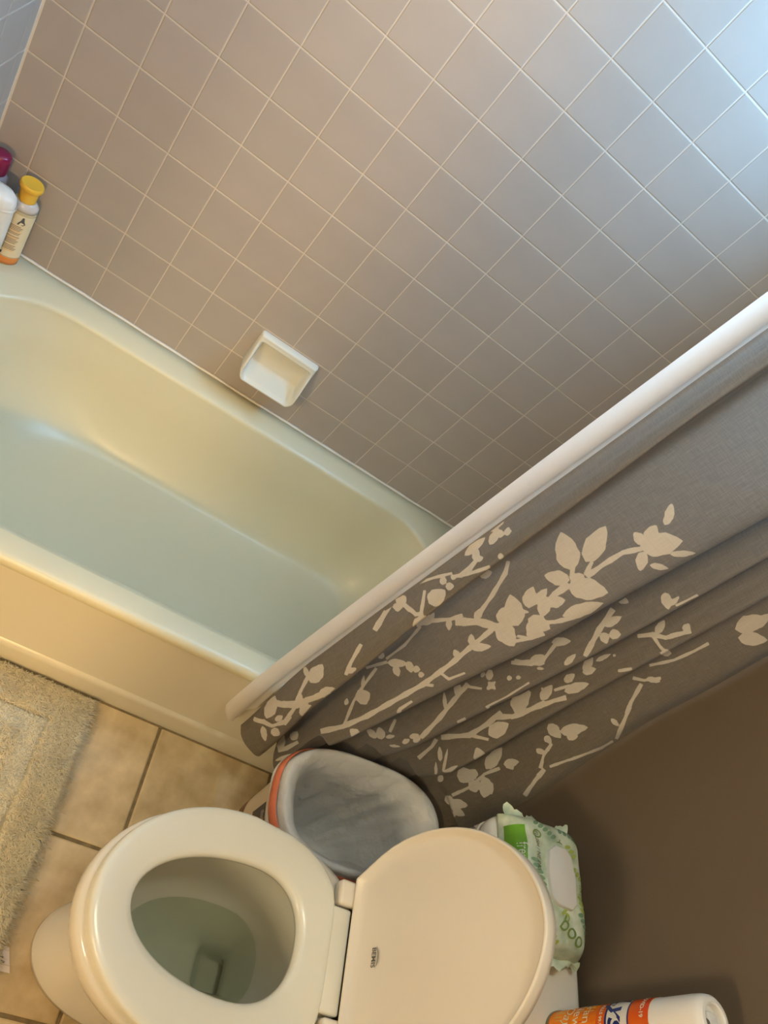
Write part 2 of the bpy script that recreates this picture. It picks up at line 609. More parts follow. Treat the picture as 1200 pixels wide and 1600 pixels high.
tub = thing('bathtub', (0.74, -0.365, 0), 'white enamelled alcove bathtub with flat apron below the tiled wall', 'bathtub')
e = 0.0004
XA, XB = XL + e, XR - e
secs = []


def outer(ins, z):
    return rrect(XA + min(ins, 0), XB, YF + ins, -e, (0.004,) * 4, z)


secs += [outer(0.012, 0.322), outer(0.003, 0.324), outer(0.0, 0.331), outer(0.0, 0.340), outer(0.003, 0.3475), outer(0.009, 0.3515), outer(0.016, ZD)]
LR = ((.22, .20), (.13, .13), (.16, .16), (.22, .20))
for x0, x1, y0, y1, z in ((.050, 1.407, -.676, -.028, ZD), (.054, 1.404, -.674, -.032, ZD - .0006), (.066, 1.395, -.667, -.046, ZD - .0045), (.080, 1.386, -.661, -.062, ZD - .0100),
                          (.0865, 1.381, -.6575, -.0695, ZD - .0135), (.0895, 1.379, -.6560, -.0728, ZD - .0170), (.0912, 1.378, -.6550, -.0745, ZD - .0225), (.094, 1.376, -.6535, -.0765, ZD - .036)):
    secs.append(rrect(x0, x1, y0, y1, LR, z))
A = dict(x0=0.110, x1=1.368, y0=-0.648, y1=-0.084, r=.24, rr=.16)
B = dict(x0=0.36, x1=1.27, y0=-0.585, y1=-0.165, r=.20, rr=.13)
for z, t in ((0.29, 0.03), (0.24, 0.12), (0.19, 0.24), (0.15, 0.36), (0.12, 0.48), (0.095, 0.62), (0.078, 0.76), (0.068, 0.88), (0.063, 1.0)):
    q = {k: A[k] + (B[k] - A[k]) * t for k in A}
    secs.append(rrect(q['x0'], q['x1'], q['y0'], q['y1'], ((q['r'], q['r'] * .85), q['rr'], q['rr'], (q['r'], q['r'] * .85)), z))
secs.append(rrect(0.52, 1.15, -0.50, -0.25, (.12,) * 4, 0.0605))
V, F = loft(secs, True, False, True)
fix_normals(mesh('tub_shell', V, F, 'enamel', tub))
# apron with a raised skirt along the floor
prof = [(-0.716, 0.3235), (-0.716, 0.20), (-0.7155, 0.075), (-0.7165, 0.070), (-0.721, 0.066), (-0.7235, 0.062), (-0.7245, 0.055), (-0.7245, 0.0), (-0.68, 0.0), (-0.68, 0.3235)]
secs = [[(x, y, z) for y, z in prof] for x in np.linspace(XA, XB, 24)]
lofto('apron', secs, 'apron_enamel', tub, closed=True, cap0=True, cap1=True, auto=30)
# caulk bead along the back wall
secs = [[(x, -0.0006, ZD - .001), (x, -0.0055 - .0008 * math.sin(x * 37) * math.sin(x * 11), ZD + .0004), (x, -0.0038, ZD + 0.003), (x, -0.0006, ZD + 0.0052 + .0008 * math.sin(x * 53))] for x in np.linspace(XA + .002, XB - .002, 60)]
lofto('caulk_bead', secs, 'caulk', tub)
lathe('drain', 1.235, -0.365, [(0.0, 0.0603), (0.034, 0.0603), (0.034, 0.0632), (0.028, 0.0640), (0.02, 0.0625), (0.0, 0.0625)], 'chrome', tub, 24)
adopt(tub)

# ------------------------------------------------------------------ soap dish
sd = thing('soap_dish', (0.732, 0, 0.445), 'white ceramic soap dish fixed to the tiled wall above the tub rim', 'soap dish')
N = 56
cx, hw, zt, zb = 0.7325, 0.0795, 0.557, 0.440
V, F = [], []


def sstep(a, b, x):
    t = min(1, max(0, (x - a) / (b - a)))
    return t * t * (3 - 2 * t)


for j in range(N + 1):
    w = j / N
    for i in range(N + 1):
        u = -1 + 2 * i / N
        h = hw
        rc = 0.028
        zz = zt - (zt - zb) * w
        dz = zz - zb
        if dz < rc:
            h = hw - rc + math.sqrt(max(0, rc * rc - (rc - dz) ** 2))
        if w < .06:
            h = hw - 0.006 + 0.006 * math.sqrt(1 - (1 - w / .06) ** 2)
        env = 0.020 + 0.046 * sstep(0.05, 0.80, w)              # outer envelope of the shell
        border = min((1 - abs(u)) * h, 1)
        rim = sstep(0.0, 0.005, border) * sstep(0, .03, w) * sstep(0, .035, 1 - w)
        inner = 0.007 + 0.055 * sstep(0.74, 0.93, w) - 0.004 * sstep(.1, .5, w)
        k = sstep(0.007, 0.018, border) * sstep(0.13, 0.22, w) * (1 - sstep(0.93, 0.965, w))
        d = (env * (1 - k) + min(inner, env - .003) * k)
        d = 0.004 + (d - 0.004) * (0.35 + .65 * rim)
        V.append((cx + u * h, -d, zz))
for j in range(N):
    for i in range(N):
        a = j * (N + 1) + i
        F.append((a, a + 1, a + N + 2, a + N + 1))
# close against the wall
per = [i for i in range(N + 1)] + [(j + 1) * (N + 1) - 1 for j in range(1, N + 1)] + [N * (N + 1) + i for i in range(N - 1, -1, -1)] + [j * (N + 1) for j in range(N - 1, 0, -1)]
b0 = len(V)
V += [(V[p][0], -0.0003, V[p][2]) for p in per]
for k in range(len(per)):
    k2 = (k + 1) % len(per)
    F.append((per[k], per[k2], b0 + k2, b0 + k))
fix_normals(mesh('dish_body', V, F, 'soap_ceramic', sd))
adopt(sd)

# ------------------------------------------------------------------ toilet
YC = -1.182
NA = 72


def egg(xf, xm, xb, hw, z, p=2.4, taper=0.0, pf=2.0):
    out = []
    for i in range(NA):
        a = 2 * PI * i / NA
        c, s = math.cos(a), math.sin(a)
        if c >= 0:
            x = xm - (xm - xf) * c ** (2 / pf)
            y = hw * math.copysign(abs(s) ** (2 / pf), s)
        else:
            x = xm + (xb - xm) * abs(c) ** (2 / p)
            y = hw * math.copysign(abs(s) ** (2 / p), s)
            u = (x - xm) / (xb - xm)
            y *= 1 - taper * u * u
        out.append((x, YC + y, z))
    return out


def mixp(A, B, t, z):
    return [(a[0] + (b[0] - a[0]) * t, a[1] + (b[1] - a[1]) * t, z) for a, b in zip(A, B)]


toilet = thing('toilet', (1.10, YC, 0), 'white porcelain toilet with open lid standing beside the waste bin', 'toilet')
S = [egg(.801, 1.0, 1.40, .114, 0.0, 3), egg(.801, 1.0, 1.40, .114, 0.012, 3), egg(.806, 1.0, 1.39, .110, 0.03, 3), egg(.816, 1.0, 1.38, .105, 0.07, 3),
     egg(.830, 1.0, 1.37, .102, 0.13, 3), egg(.826, .99, 1.36, .110, 0.19, 3), egg(.803, .98, 1.34, .130, 0.24, 3),
     egg(.778, .975, 1.30, .150, 0.285, 3), egg(.760, .97, 1.27, .163, 0.325, 3), egg(.751, .97, 1.25, .169, 0.355, 3),
     egg(.750, .97, 1.24, .170, 0.378, 3), egg(.753, .97, 1.235, .168, 0.389, 3), egg(.762, .97, 1.225, .160, 0.393, 3),
     egg(.79, .99, 1.16, .125, 0.393, 2.6), egg(.797, .99, 1.15, .118, 0.388, 2.6), egg(.799, .99, 1.148, .116, 0.375, 2.6)]
lofto('bowl', S, 'porcelain', toilet, cap0=True)
S = [egg(.797, .99, 1.15, .118, 0.387, 2.6), egg(.799, .99, 1.148, .116, 0.372, 2.6), egg(.787, .99, 1.155, .126, 0.360, 2.6), egg(.792, .99, 1.153, .124, 0.33, 2.6),
     egg(.812, 1.0, 1.15, .115, 0.29, 2.6), egg(.842, 1.01, 1.145, .100, 0.25, 2.6), egg(.885, 1.03, 1.142, .080, 0.21, 2.8),
     egg(.945, 1.06, 1.140, .062, 0.18, 3), egg(1.01, 1.08, 1.138, .048, 0.155, 4, 0, 2.5), egg(1.052, 1.10, 1.137, .040, 0.138, 5, 0, 4),
     egg(1.066, 1.10, 1.136, .035, 0.125, 6, 0, 5), egg(1.076, 1.105, 1.137, .033, 0.095, 6, 0, 5), egg(1.105, 1.13, 1.155, .030, 0.070, 6, 0, 5), egg(1.175, 1.185, 1.20, .026, 0.055, 6, 0, 5), egg(1.24, 1.25, 1.26, .022, 0.06, 6, 0, 5)]
lofto('bowl_interior', S, 'bowl_glaze', toilet, cap1=True)
S = [mixp(egg(.872, 1.02, 1.1425, .086, .2), egg(1.0, 1.03, 1.06, .01, .2), t, 0.2135) for t in (0, .5, 1)]
lofto('water', S, 'water', toilet, cap1=True)
# shelf under the tank
S = [rrect(1.19, 1.44, YC - w, YC + w, (.04,) * 4, z) for w, z in ((.11, .30), (.125, .33), (.13, .385), (.128, .394), (.12, .397))]
lofto('tank_shelf', S, 'porcelain', toilet, cap0=True, cap1=True)
# seat
O_ = egg(.758, .985, 1.168, .171, 0, 5.5, .26)
H_ = egg(.820, 1.005, 1.108, .096, 0, 2.3)
prof = [(0.0, .3975), (0.0, .4125), (.012, .4165), (.035, .4192), (.08, .4205), (.2, .4210), (.5, .4200), (.8, .4178), (.93, .4158), (.985, .4115), (1.0, .405), (.99, .3985), (.9, .3965), (.1, .3965), (0.0, .3975)]
seat_o = lofto('seat', [mixp(O_, H_, t, z) for t, z in prof], 'seat_plastic', toilet)
rbox('hinge_tab', (1.135, YC - .079, .400), (1.2005, YC + .079, .4195), 'seat_plastic', seat_o, .005, 3)
for sy in (-1, 1):
    rbox('hinge_block', (1.172, YC + sy * .104 - .018, .398), (1.203, YC + sy * .104 + .018, .414), 'seat_plastic', seat_o, .004, 2)
# lid, leaning back towards the tank
LX, LZ, LL = 1.209, 0.424, 0.4215
al = math.atan2(0.035, 0.418)
ca, sa = math.cos(al), math.sin(al)


def lidp(y, h, n):
    """y across, h up the lid, n out of the lid towards the seat side"""
    return (LX + h * sa - n * ca, YC + y, LZ + h * ca + n * sa)


WID = [(0, .130), (.02, .139), (.04, .148), (.06, .157), (.09, .167), (.125, .174), (.165, .176)]
hh = np.array([w[0] for w in WID])
ww = np.array([w[1] for w in WID])
hs = np.concatenate([np.linspace(0, .165, 16), .165 + .2565 * (np.sin(np.linspace(0, PI / 2, 30)[1:]))])


def smooth_w(h):
    return float(np.interp(h, hh, ww)) if h < .165 else .176 * max(0.0, 1 - ((h - .165) / .2565) ** 2) ** .54


right = [(smooth_w(h), h) for h in hs]
left = [(-w, h) for w, h in right[::-1][1:]]
out = right + left
cen = (0.0, .205)


def lsec(t, n):
    return [lidp(y + (cen[0] - y) * t, h + (cen[1] - h) * t, n) for y, h in out]


lid = lofto('lid', [lsec(0.5, -.010), lsec(.03, -.010), lsec(0.0, -.006), lsec(-.002, .002), lsec(0.0, .0105), lsec(.006, .0130), lsec(.018, .0135), lsec(.028, .0120), lsec(.045, .0060), lsec(.075, .0022), lsec(.12, .0008), lsec(.3, 0.0), lsec(.6, 0.0)], 'lid_plastic', toilet, cap0=True, cap1=True)
for sy in (-1, 1):
    rbox('lid_tab', (1.1715, YC + sy * .1035 - .0205, .4005), (1.2165, YC + sy * .1035 + .0205, .424), 'lid_plastic', lid, .005, 3)
rbox('hinge_slot', (1.2010, YC - .083, .399), (1.2085, YC + .083, .410), 'dark_gap', lid, 0)


def lid_text(u, v):
    return lidp(u, 0.0615 + v, .0012 + .0065 * sstep(.09, .04, .0615 + v))


tx = text('lettering', 'BEMIS', 0.0115, lambda u, v: lid_text(-u * 1.0, v), 'print_grey', lid, bold=.0003)
arc = []
for k in range(13):
    a = -1 + k / 6
    arc.append((a * .0175, .0085 - .004 * a * a))
pts = [(x, y) for x, y in arc] + [(x, y + .0016 * (1 - (x / .0175) ** 2)) for x, y in arc[::-1]]
flat_shape('logo_arc', pts, lambda u, v: lid_text(-u, v), 'print_grey', lid)
# tank and its lid
S = [rrect(1.275, 1.440, YC - .185, YC + .185, (.03,) * 4, .398), rrect(1.268, 1.444, YC - .196, YC + .196, (.032,) * 4, .44), rrect(1.262, 1.446, YC - .202, YC + .202, (.034,) * 4, .664)]
tank = lofto('tank', S, 'porcelain', toilet, cap0=True, cap1=True, auto=45)
S = [rrect(1.262 + i, 1.4515 - i, YC - .205 + i, YC + .205 - i, (.046 - i * .8,) * 4, z) for i, z in ((.006, .6645), (0.0, .668), (-.003, .676), (-.003, .688), (0.0, .6955), (.006, .699), (.014, .700))]
lofto('tank_lid', S, 'porcelain', toilet, cap0=True, cap1=True, auto=60)
lathe('flush_pivot', 1.262, YC + .150, [(0, .62), (.011, .62), (.011, .64), (0, .64)], 'chrome', tank, 16)
tube('flush_lever', [(1.247, YC + .152, .632), (1.243, YC + .165, .652), (1.241, YC + .166, .674), (1.240, YC + .166, .684)], .0055, 'chrome', tank, 10)
adopt(toilet)

# ------------------------------------------------------------------ waste bin and its bag
BX, BY, BR = 1.262, -0.893, math.radians(4)
BN = 72


def bring(z, a, b, wob=0.0, p=2.8, seed=0.0, freq=1.0):
    out = []
    for i in range(BN):
        t = 2 * PI * i / BN
        c, s = math.cos(t), math.sin(t)
        k = 1 + wob * (math.sin(3 * freq * t + seed) * .5 + math.sin(7 * freq * t + seed * 2.3) * .3 + math.sin(13 * freq * t + seed * 1.7) * .2)
        x = a * k * math.copysign(abs(c) ** (2 / p), c)
        y = b * k * math.copysign(abs(s) ** (2 / p), s)
        out.append((BX + x * math.cos(BR) - y * math.sin(BR), BY + x * math.sin(BR) + y * math.cos(BR), z))
    return out


def bin_a(z):
    return (0.150 + 0.040 * z / .325, 0.092 + 0.022 * z / .325)


wb = thing('waste_bin', (BX, BY, 0), 'cream oval plastic waste bin between the toilet and the curtain', 'bin')
S = [bring(0.0, .142, .084), bring(0.0, .149, .091), bring(.006, .152, .094)] + [bring(z, *bin_a(z)) for z in (.08, .16, .24, .30, .322)] + [bring(.326, .187, .111), bring(.322, .183, .108), bring(.16, .162, .096), bring(.012, .144, .086)]
binb = lofto('bin_body', S, 'bin_plastic', wb, cap0=True, cap1=True, auto=50)


def bin_surf(ang, z, off=0.0006):
    """point on the outside of the bin wall"""
    a, b = bin_a(z)
    a += off
    b += off
    c, s = math.cos(ang), math.sin(ang)
    p = 2.8
    x = a * math.copysign(abs(c) ** (2 / p), c)
    y = b * math.copysign(abs(s) ** (2 / p), s)
    return (BX + x * math.cos(BR) - y * math.sin(BR), BY + x * math.sin(BR) + y * math.cos(BR), z)


def bin_patch(name, a0, a1, z0, z1, m, parent, off=.0006, n=10):
    S = [[bin_surf(a0 + (a1 - a0) * i / n, z, off) for i in range(n + 1)] for z in (z0, (z0 + z1) / 2, z1)]
    return lofto(name, S, m, parent, closed=False)


aL = PI
lb = bin_patch('printed_label', aL - .02, aL + 1.0, .165, .235, 'label_navy', binb, .0006, 14)
bin_patch('label_block', aL + .10, aL + .90, .172, .212, 'bin_plastic', lb, .0012)
bin_patch('label_block', aL + .02, aL + .40, .214, .229, 'label_grey', lb, .0012)
bin_patch('label_block', aL + .45, aL + .9, .214, .229, 'label_grey', lb, .0012)
bin_patch('label_block', aL + .14, aL + .42, .178, .205, 'label_grey', lb, .0018)
bin_patch('label_block', aL + .52, aL + .80, .178, .205, 'label_grey', lb, .0018)
for k in range(5):
    bin_patch('label_stripe', aL + .04 + .09 * k, aL + .06 + .09 * k, .230, .2335, 'label_orange', lb, .0018, 3)
bin_patch('brown_band', .6 * PI, 2.05 * PI, .02, .10, 'bin_brown', binb, .0005, 60)
adopt(wb)

bag = thing('bin_bag', (BX, BY, .02), 'white plastic bag with red drawstring lining the waste bin', 'bag')
S = []
# outside skirt, over the rim, down inside, across the bottom
aa, ab = .1905, .1145
S.append(bring(.278, aa + .0115, ab + .0095, .016, seed=1.0))
S.append(bring(.288, aa + .0105, ab + .0085, .014, seed=1.6))
S.append(bring(.300, aa + .0085, ab + .0065, .010, seed=2.1))
S.append(bring(.320, aa + .0050, ab + .0045, .006, seed=2.5))
S.append(bring(.3290, aa + .0030, ab + .0030, .004, seed=2.7))
S.append(bring(.3325, aa - .0010, ab - .0010, .003, seed=2.7))
S.append(bring(.3300, aa - .0110, ab - .0060, .010, seed=2.7))
S.append(bring(.3240, aa - .0230, ab - .0110, .016, seed=2.9))
S.append(bring(.3120, aa - .0290, ab - .0150, .020, seed=3.1))
for z, k in ((.285, .030), (.25, .033), (.21, .036), (.17, .040), (.13, .046), (.10, .052), (.07, .060), (.045, .074)):
    a, b = bin_a(z)
    S.append(bring(z, a - k * .8 - .004, b - k * .62 - .004, .010 + .9 * k * .6, seed=3 + z * 6, freq=1))
S.append(bring(.036, .075, .040, .08, seed=4))
S.append(bring(.034, .03, .02, .1, seed=4))
V, F = loft(S, True, False, True)
V = np.array(V)
# creases: long soft folds running down the inside
for i in range(len(V)):
    ring_i = i // BN
    if 8 < ring_i < len(S) - 1:
        t = (i % BN) / BN * 2 * PI
        d = .009 * math.sin(9 * t + V[i][2] * 30) * math.sin(4 * t - V[i][2] * 22 + 1) + .005 * math.sin(15 * t + V[i][2] * 24)
        r = np.array([V[i][0] - BX, V[i][1] - BY])
        r = r / max(1e-6, np.linalg.norm(r))
        V[i][0] -= r[0] * max(0, d + .002)
        V[i][1] -= r[1] * max(0, d + .002)
bo = fix_normals(mesh('bag_film', V, F, 'bag', bag))
S = [bring(z, aa + o, ab + o * .75, .010, seed=1.8) for z, o in ((.2905, .0118), (.291, .0130), (.300, .0120), (.313, .0098), (.3135, .0085))]
lofto('drawstring', S, 'drawstring', bag)

adopt(bag)

# ------------------------------------------------------------------ shower curtain
HEM, TOPZ = 0.178, 1.955
# plan view of the folds at four heights: (x, y) control points; more negative y = towards the room
KZ = [0.178, 0.50, 0.95, 1.35, 1.955]
KP = [
    [(1.010, -.738), (1.018, -.762), (1.040, -.782), (1.070, -.788), (1.088, -.744), (1.102, -.738), (1.102, -.775), (1.110, -.800), (1.125, -.803), (1.165, -.752), (1.205, -.742), (1.240, -.752), (1.265, -.752), (1.300, -.742), (1.345, -.750), (1.365, -.752), (1.395, -.742), (1.425, -.765), (1.456, -.850), (1.4715, -.890)],
    [(.982, -.738), (.990, -.758), (1.006, -.780), (1.030, -.790), (1.052, -.744), (1.076, -.734), (1.095, -.768), (1.108, -.800), (1.128, -.810), (1.170, -.758), (1.200, -.748), (1.222, -.785), (1.248, -.798), (1.295, -.758), (1.318, -.795), (1.342, -.812), (1.385, -.766), (1.420, -.798), (1.452, -.846), (1.4715, -.864)],
    [(.978, -.738), (.985, -.745), (.992, -.762), (1.000, -.783), (1.020, -.766), (1.046, -.750), (1.075, -.766), (1.115, -.797), (1.154, -.808), (1.188, -.764), (1.212, -.755), (1.226, -.782), (1.245, -.800), (1.282, -.764), (1.298, -.786), (1.315, -.802), (1.358, -.766), (1.395, -.780), (1.440, -.795), (1.4715, -.788)],
    [(.976, -.738), (.982, -.744), (.986, -.757), (.991, -.774), (1.004, -.768), (1.040, -.748), (1.080, -.760), (1.125, -.786), (1.168, -.795), (1.205, -.762), (1.216, -.757), (1.224, -.776), (1.240, -.790), (1.272, -.760), (1.284, -.778), (1.302, -.792), (1.342, -.758), (1.385, -.766), (1.435, -.762), (1.4715, -.742)],
    [(.976, -.738), (.982, -.744), (.986, -.752), (.992, -.765), (1.006, -.758), (1.044, -.728), (1.082, -.728), (1.124, -.765), (1.166, -.772), (1.200, -.735), (1.214, -.728), (1.226, -.745), (1.242, -.768), (1.274, -.735), (1.288, -.745), (1.304, -.768), (1.340, -.728), (1.385, -.738), (1.430, -.740), (1.4715, -.728)],
]
KP = np.array(KP)
NS = 470
ZR = np.concatenate([np.arange(HEM, 1.24, 0.0023), np.linspace(1.24, TOPZ, 40)])
NZ = len(ZR)


def catmull(P, t):
    """P (n,2), t in [0, n-1]"""
    n = len(P)
    i = np.clip(np.floor(t).astype(int), 0, n - 2)
    f = (t - i)[:, None]
    p0, p1, p2, p3 = P[np.clip(i - 1, 0, n - 1)], P[i], P[i + 1], P[np.clip(i + 2, 0, n - 1)]
    return .5 * ((2 * p1) + (-p0 + p2) * f + (2 * p0 - 5 * p1 + 4 * p2 - p3) * f ** 2 + (-p0 + 3 * p1 - 3 * p2 + p3) * f ** 3)


# even spacing along the cloth, measured on the fold plan at z = 0.95
tt = np.linspace(0, len(KP[0]) - 1, 4000)
PP = np.mean([catmull(KP[k], tt) for k in (1, 2, 3)], axis=0)
arc = np.concatenate([[0], np.cumsum(np.linalg.norm(np.diff(PP, axis=0), axis=1))])
SL = arc[-1] * 1.04
TS = np.interp(np.linspace(0, arc[-1], NS), arc, tt)
SS = np.linspace(0, SL, NS)
rows = np.array([catmull(P, TS) for P in KP])             # (5, NS, 2)
G = np.zeros((NZ, NS, 3))
for j, z in enumerate(ZR):
    k = np.interp(z, KZ, np.arange(len(KZ)))
    i = min(int(k), len(KZ) - 2)
    f = k - i
    f = f * f * (3 - 2 * f) * .5 + f * .5
    xy = rows[i] * (1 - f) + rows[i + 1] * f
    deep = sstep(.33, .48, z) * (1 - sstep(1.5, 1.9, z))
    xy[:, 1] = np.where(SS > .03, -.783 + (xy[:, 1] + .783) * (1 + .32 * deep * np.clip((SS - .03) / .03, 0, 1) * np.clip((SL - SS) / .08, 0, 1)), xy[:, 1])
    # the cloth gives way behind the bin
    xy[:, 1] -= .0012 * np.sin(SS * 90 + z * 7) * np.sin(z * 11 + SS * 8)
    xy[:, 1] = np.minimum(xy[:, 1], -.7278 if z < ZD + .03 else -.715)
    # the cloth gives way behind the bin and its bag
    if z < .385:
        a_, b_ = bin_a(min(z, .325))
        grow = .005 if z < .255 else .005 + .0165 * sstep(.255, .275, z)
        a_, b_ = a_ + grow, b_ + grow
        dx, dy = xy[:, 0] - BX, xy[:, 1] - BY
        lx_ = dx * math.cos(BR) + dy * math.sin(BR)
        ly_ = -dx * math.sin(BR) + dy * math.cos(BR)
        q_ = np.clip(1 - (np.abs(lx_) / a_) ** 2.8, 0, 1) ** (1 / 2.8) * b_
        push = np.where((np.abs(lx_) < a_) & (ly_ < q_), q_ - ly_, 0) * (1 - sstep(.352, .384, z))
        xy[:, 1] += push
        xy[:, 1] = np.minimum(xy[:, 1], -.7278 if z < ZD + .03 else -.715)
    G[j, :, :2] = xy
    hemw = .004 * np.sin(SS * 31) if j == 0 else 0
    G[j, :, 2] = z
G[:, :, 0] = np.minimum(G[:, :, 0], XR - .0008)

# ---- the printed branches: outlines read off the photograph, laid onto the cloth where they fall
SHAPES = []          # polygons in photo pixels


def leaf(x0, y0, x1, y1, w, cv):
    ox, oy, sc = cv
    p0 = np.array([ox + x0 / sc, oy + y0 / sc])
    p1 = np.array([ox + x1 / sc, oy + y1 / sc])
    w = w / sc
    d = p1 - p0
    n = np.array([-d[1], d[0]]) / max(1e-6, np.linalg.norm(d))
    L, R = [], []
    for t in np.linspace(0, 1, 9):
        h = .5 * w * (math.sin(PI * min(1, t ** .8)) ** .75 if 0 < t < 1 else 0) * (1 + .07 * math.sin(t * 17 + x0))
        L.append(p0 + d * t + n * h)
        R.append(p0 + d * t - n * h)
    SHAPES.append(L + R[-2:0:-1])


def stem(pts, w, cv):
    ox, oy, sc = cv
    P = [np.array([ox + x / sc, oy + y / sc]) for x, y in pts]
    w = w / sc * .5
    Q = []
    for a, b in zip(P[:-1], P[1:]):
        m_ = max(1, int(np.linalg.norm(b - a) / 9))
        Q += [a + (b - a) * i / m_ for i in range(m_)]
    Q.append(P[-1])
    for i, (a, b) in enumerate(zip(Q[:-1], Q[1:])):
        d = b - a
        n = np.array([-d[1], d[0]]) / max(1e-6, np.linalg.norm(d))
        e_ = d / max(1e-6, np.linalg.norm(d)) * w * .5
        w0, w1 = w * (1 + .2 * math.sin(i * 1.9)), w * (1 + .2 * math.sin((i + 1) * 1.9))
        SHAPES.append([a - e_ + n * w0, b + e_ + n * w1, b + e_ - n * w1, a - e_ - n * w0])


def dot(x, y, r, cv):
    leaf(x - r, y, x + r, y + 1, r * 1.9, cv)


D = (800, 800, 3.0)
for a in [(285, 275, 228, 92, 112), (345, 235, 440, 65, 100), (270, 320, 150, 297, 70), (262, 345, 452, 378, 105), (290, 290, 330, 350, 70), (235, 488, 430, 425, 64), (620, 150, 570, 95, 52), (630, 140, 678, 60, 64),
          (600, 165, 802, 135, 112), (615, 185, 600, 278, 58), (740, 198, 862, 192, 30), (645, 248, 735, 265, 30), (160, 395, 140, 495, 66), (170, 430, 250, 412, 56), (65, 445, 100, 348, 60),
          (108, 428, 165, 358, 44), (28, 535, -10, 385, 92), (75, 500, 180, 548, 78), (490, 400, 548, 425, 38), (430, 535, 515, 490, 42), (425, 565, 445, 618, 44), (455, 572, 512, 575, 48), (185, 610, 278, 605, 42),
          (90, 690, 155, 712, 42), (245, 718, 300, 665, 30), (115, 732, 152, 735, 14), (715, 378, 735, 458, 50), (740, 440, 786, 395, 24), (675, 572, 716, 506, 40), (808, 562, 830, 522, 38), (690, 645, 754, 674, 36),
          (338, 752, 378, 665, 42), (330, 752, 395, 735, 40), (392, 700, 465, 665, 22), (12, 935, 70, 785, 84), (135, 882, 190, 810, 48), (245, 842, 362, 805, 48), (245, 797, 295, 760, 40), (630, 780, 697, 796, 28),
          (465, 970, 502, 1005, 24), (1045, 550, 1195, 495, 84), (1060, 590, 1200, 602, 64), (1140, 545, 1210, 475, 44), (170, 995, 230, 1062, 54), (225, 1032, 357, 1010, 56), (255, 1045, 312, 1055, 48), (152, 1052, 187, 1085, 32),
          (113, 1112, 162, 1132, 20), (715, 62, 758, -20, 42), (30, 465, 80, 470, 20)]:
    leaf(*a, D)
for p, w in [([(355, 300), (430, 245), (520, 190), (605, 172)], 24), ([(262, 345), (200, 385), (165, 425)], 30), ([(345, 290), (375, 235)], 18), ([(280, 310), (285, 260)], 20), ([(75, 445), (120, 420)], 15), ([(110, 520), (200, 515), (290, 495)], 20), ([(0, 610), (50, 598), (100, 590)], 14), ([(490, 430), (450, 490), (410, 550), (345, 670)], 26), ([(0, 705), (90, 715), (150, 690), (200, 625)], 17),
             ([(770, 440), (870, 390)], 10), ([(510, 600), (560, 585), (660, 575), (720, 590), (835, 560)], 21), ([(660, 580), (690, 625), (720, 650)], 15), ([(0, 962), (100, 922), (200, 885), (250, 872)], 22), ([(200, 835), (270, 815)], 13), ([(500, 745), (620, 725), (760, 695), (850, 655), (920, 618)], 14), ([(545, 745), (570, 780), (620, 790), (695, 780)], 14),
             ([(605, 810), (560, 890), (530, 970), (490, 1060)], 19), ([(185, 1090), (150, 1140), (135, 1200)], 15), ([(180, 1195), (320, 1145), (420, 1105), (470, 1075)], 12)]:
    stem(p, w, D)
for x, y, r in [(480, 672, 8), (27, 776, 9), (142, 828, 7)]:
    dot(x, y, r, D)
Bc = (500, 950, 3.4286)
for a in [(360, 292, 472, 300, 46), (400, 310, 422, 368, 40), (470, 285, 492, 348, 42), (498, 325, 538, 332, 38), (740, 265, 718, 222, 36), (812, 200, 810, 138, 38), (810, 215, 918, 205, 44), (690, 58, 692, 122, 34), (830, 62, 872, 0, 42), (955, 80, 1042, 205, 104), (968, 82, 982, -5, 60),
          (1050, 95, 1010, 5, 100), (1108, 132, 1182, 58, 66), (1105, 145, 1205, 100, 76), (195, 495, 268, 455, 86), (225, 425, 236, 358, 18), (138, 522, 146, 484, 24), (740, 475, 735, 388, 42), (672, 545, 664, 448, 22), (893, 295, 997, 317, 44), (905, 388, 912, 322, 40), (893, 438, 942, 392, 28), (900, 395, 942, 438, 28), (864, 372, 882, 334, 22), (1125, 282, 1202, 252, 38),
          (302, 698, 248, 642, 36), (332, 704, 315, 638, 50), (352, 692, 402, 684, 22), (415, 572, 437, 525, 24), (212, 692, 160, 648, 50), (440, 722, 482, 703, 28), (478, 692, 532, 678, 28), (370, 735, 432, 742, 15), (498, 716, 542, 690, 32), (902, 682, 1012, 618, 84), (1045, 565, 1118, 388, 92), (645, 822, 640, 738, 26), (655, 892, 686, 745, 17), (650, 892, 742, 843, 26), (620, 902, 620, 818, 17), (640, 932, 652, 888, 32),
          (872, 835, 838, 748, 66), (888, 864, 976, 746, 70), (983, 838, 1068, 824, 48), (795, 935, 748, 848, 80), (850, 960, 928, 960, 110), (800, 972, 855, 930, 66), (880, 930, 922, 998, 66), (832, 862, 800, 922, 56), (690, 1040, 792, 1057, 56), (700, 1070, 777, 1112, 44), (680, 1000, 702, 1062, 44), (1158, 765, 1205, 776, 32)]:
    leaf(*a, Bc)
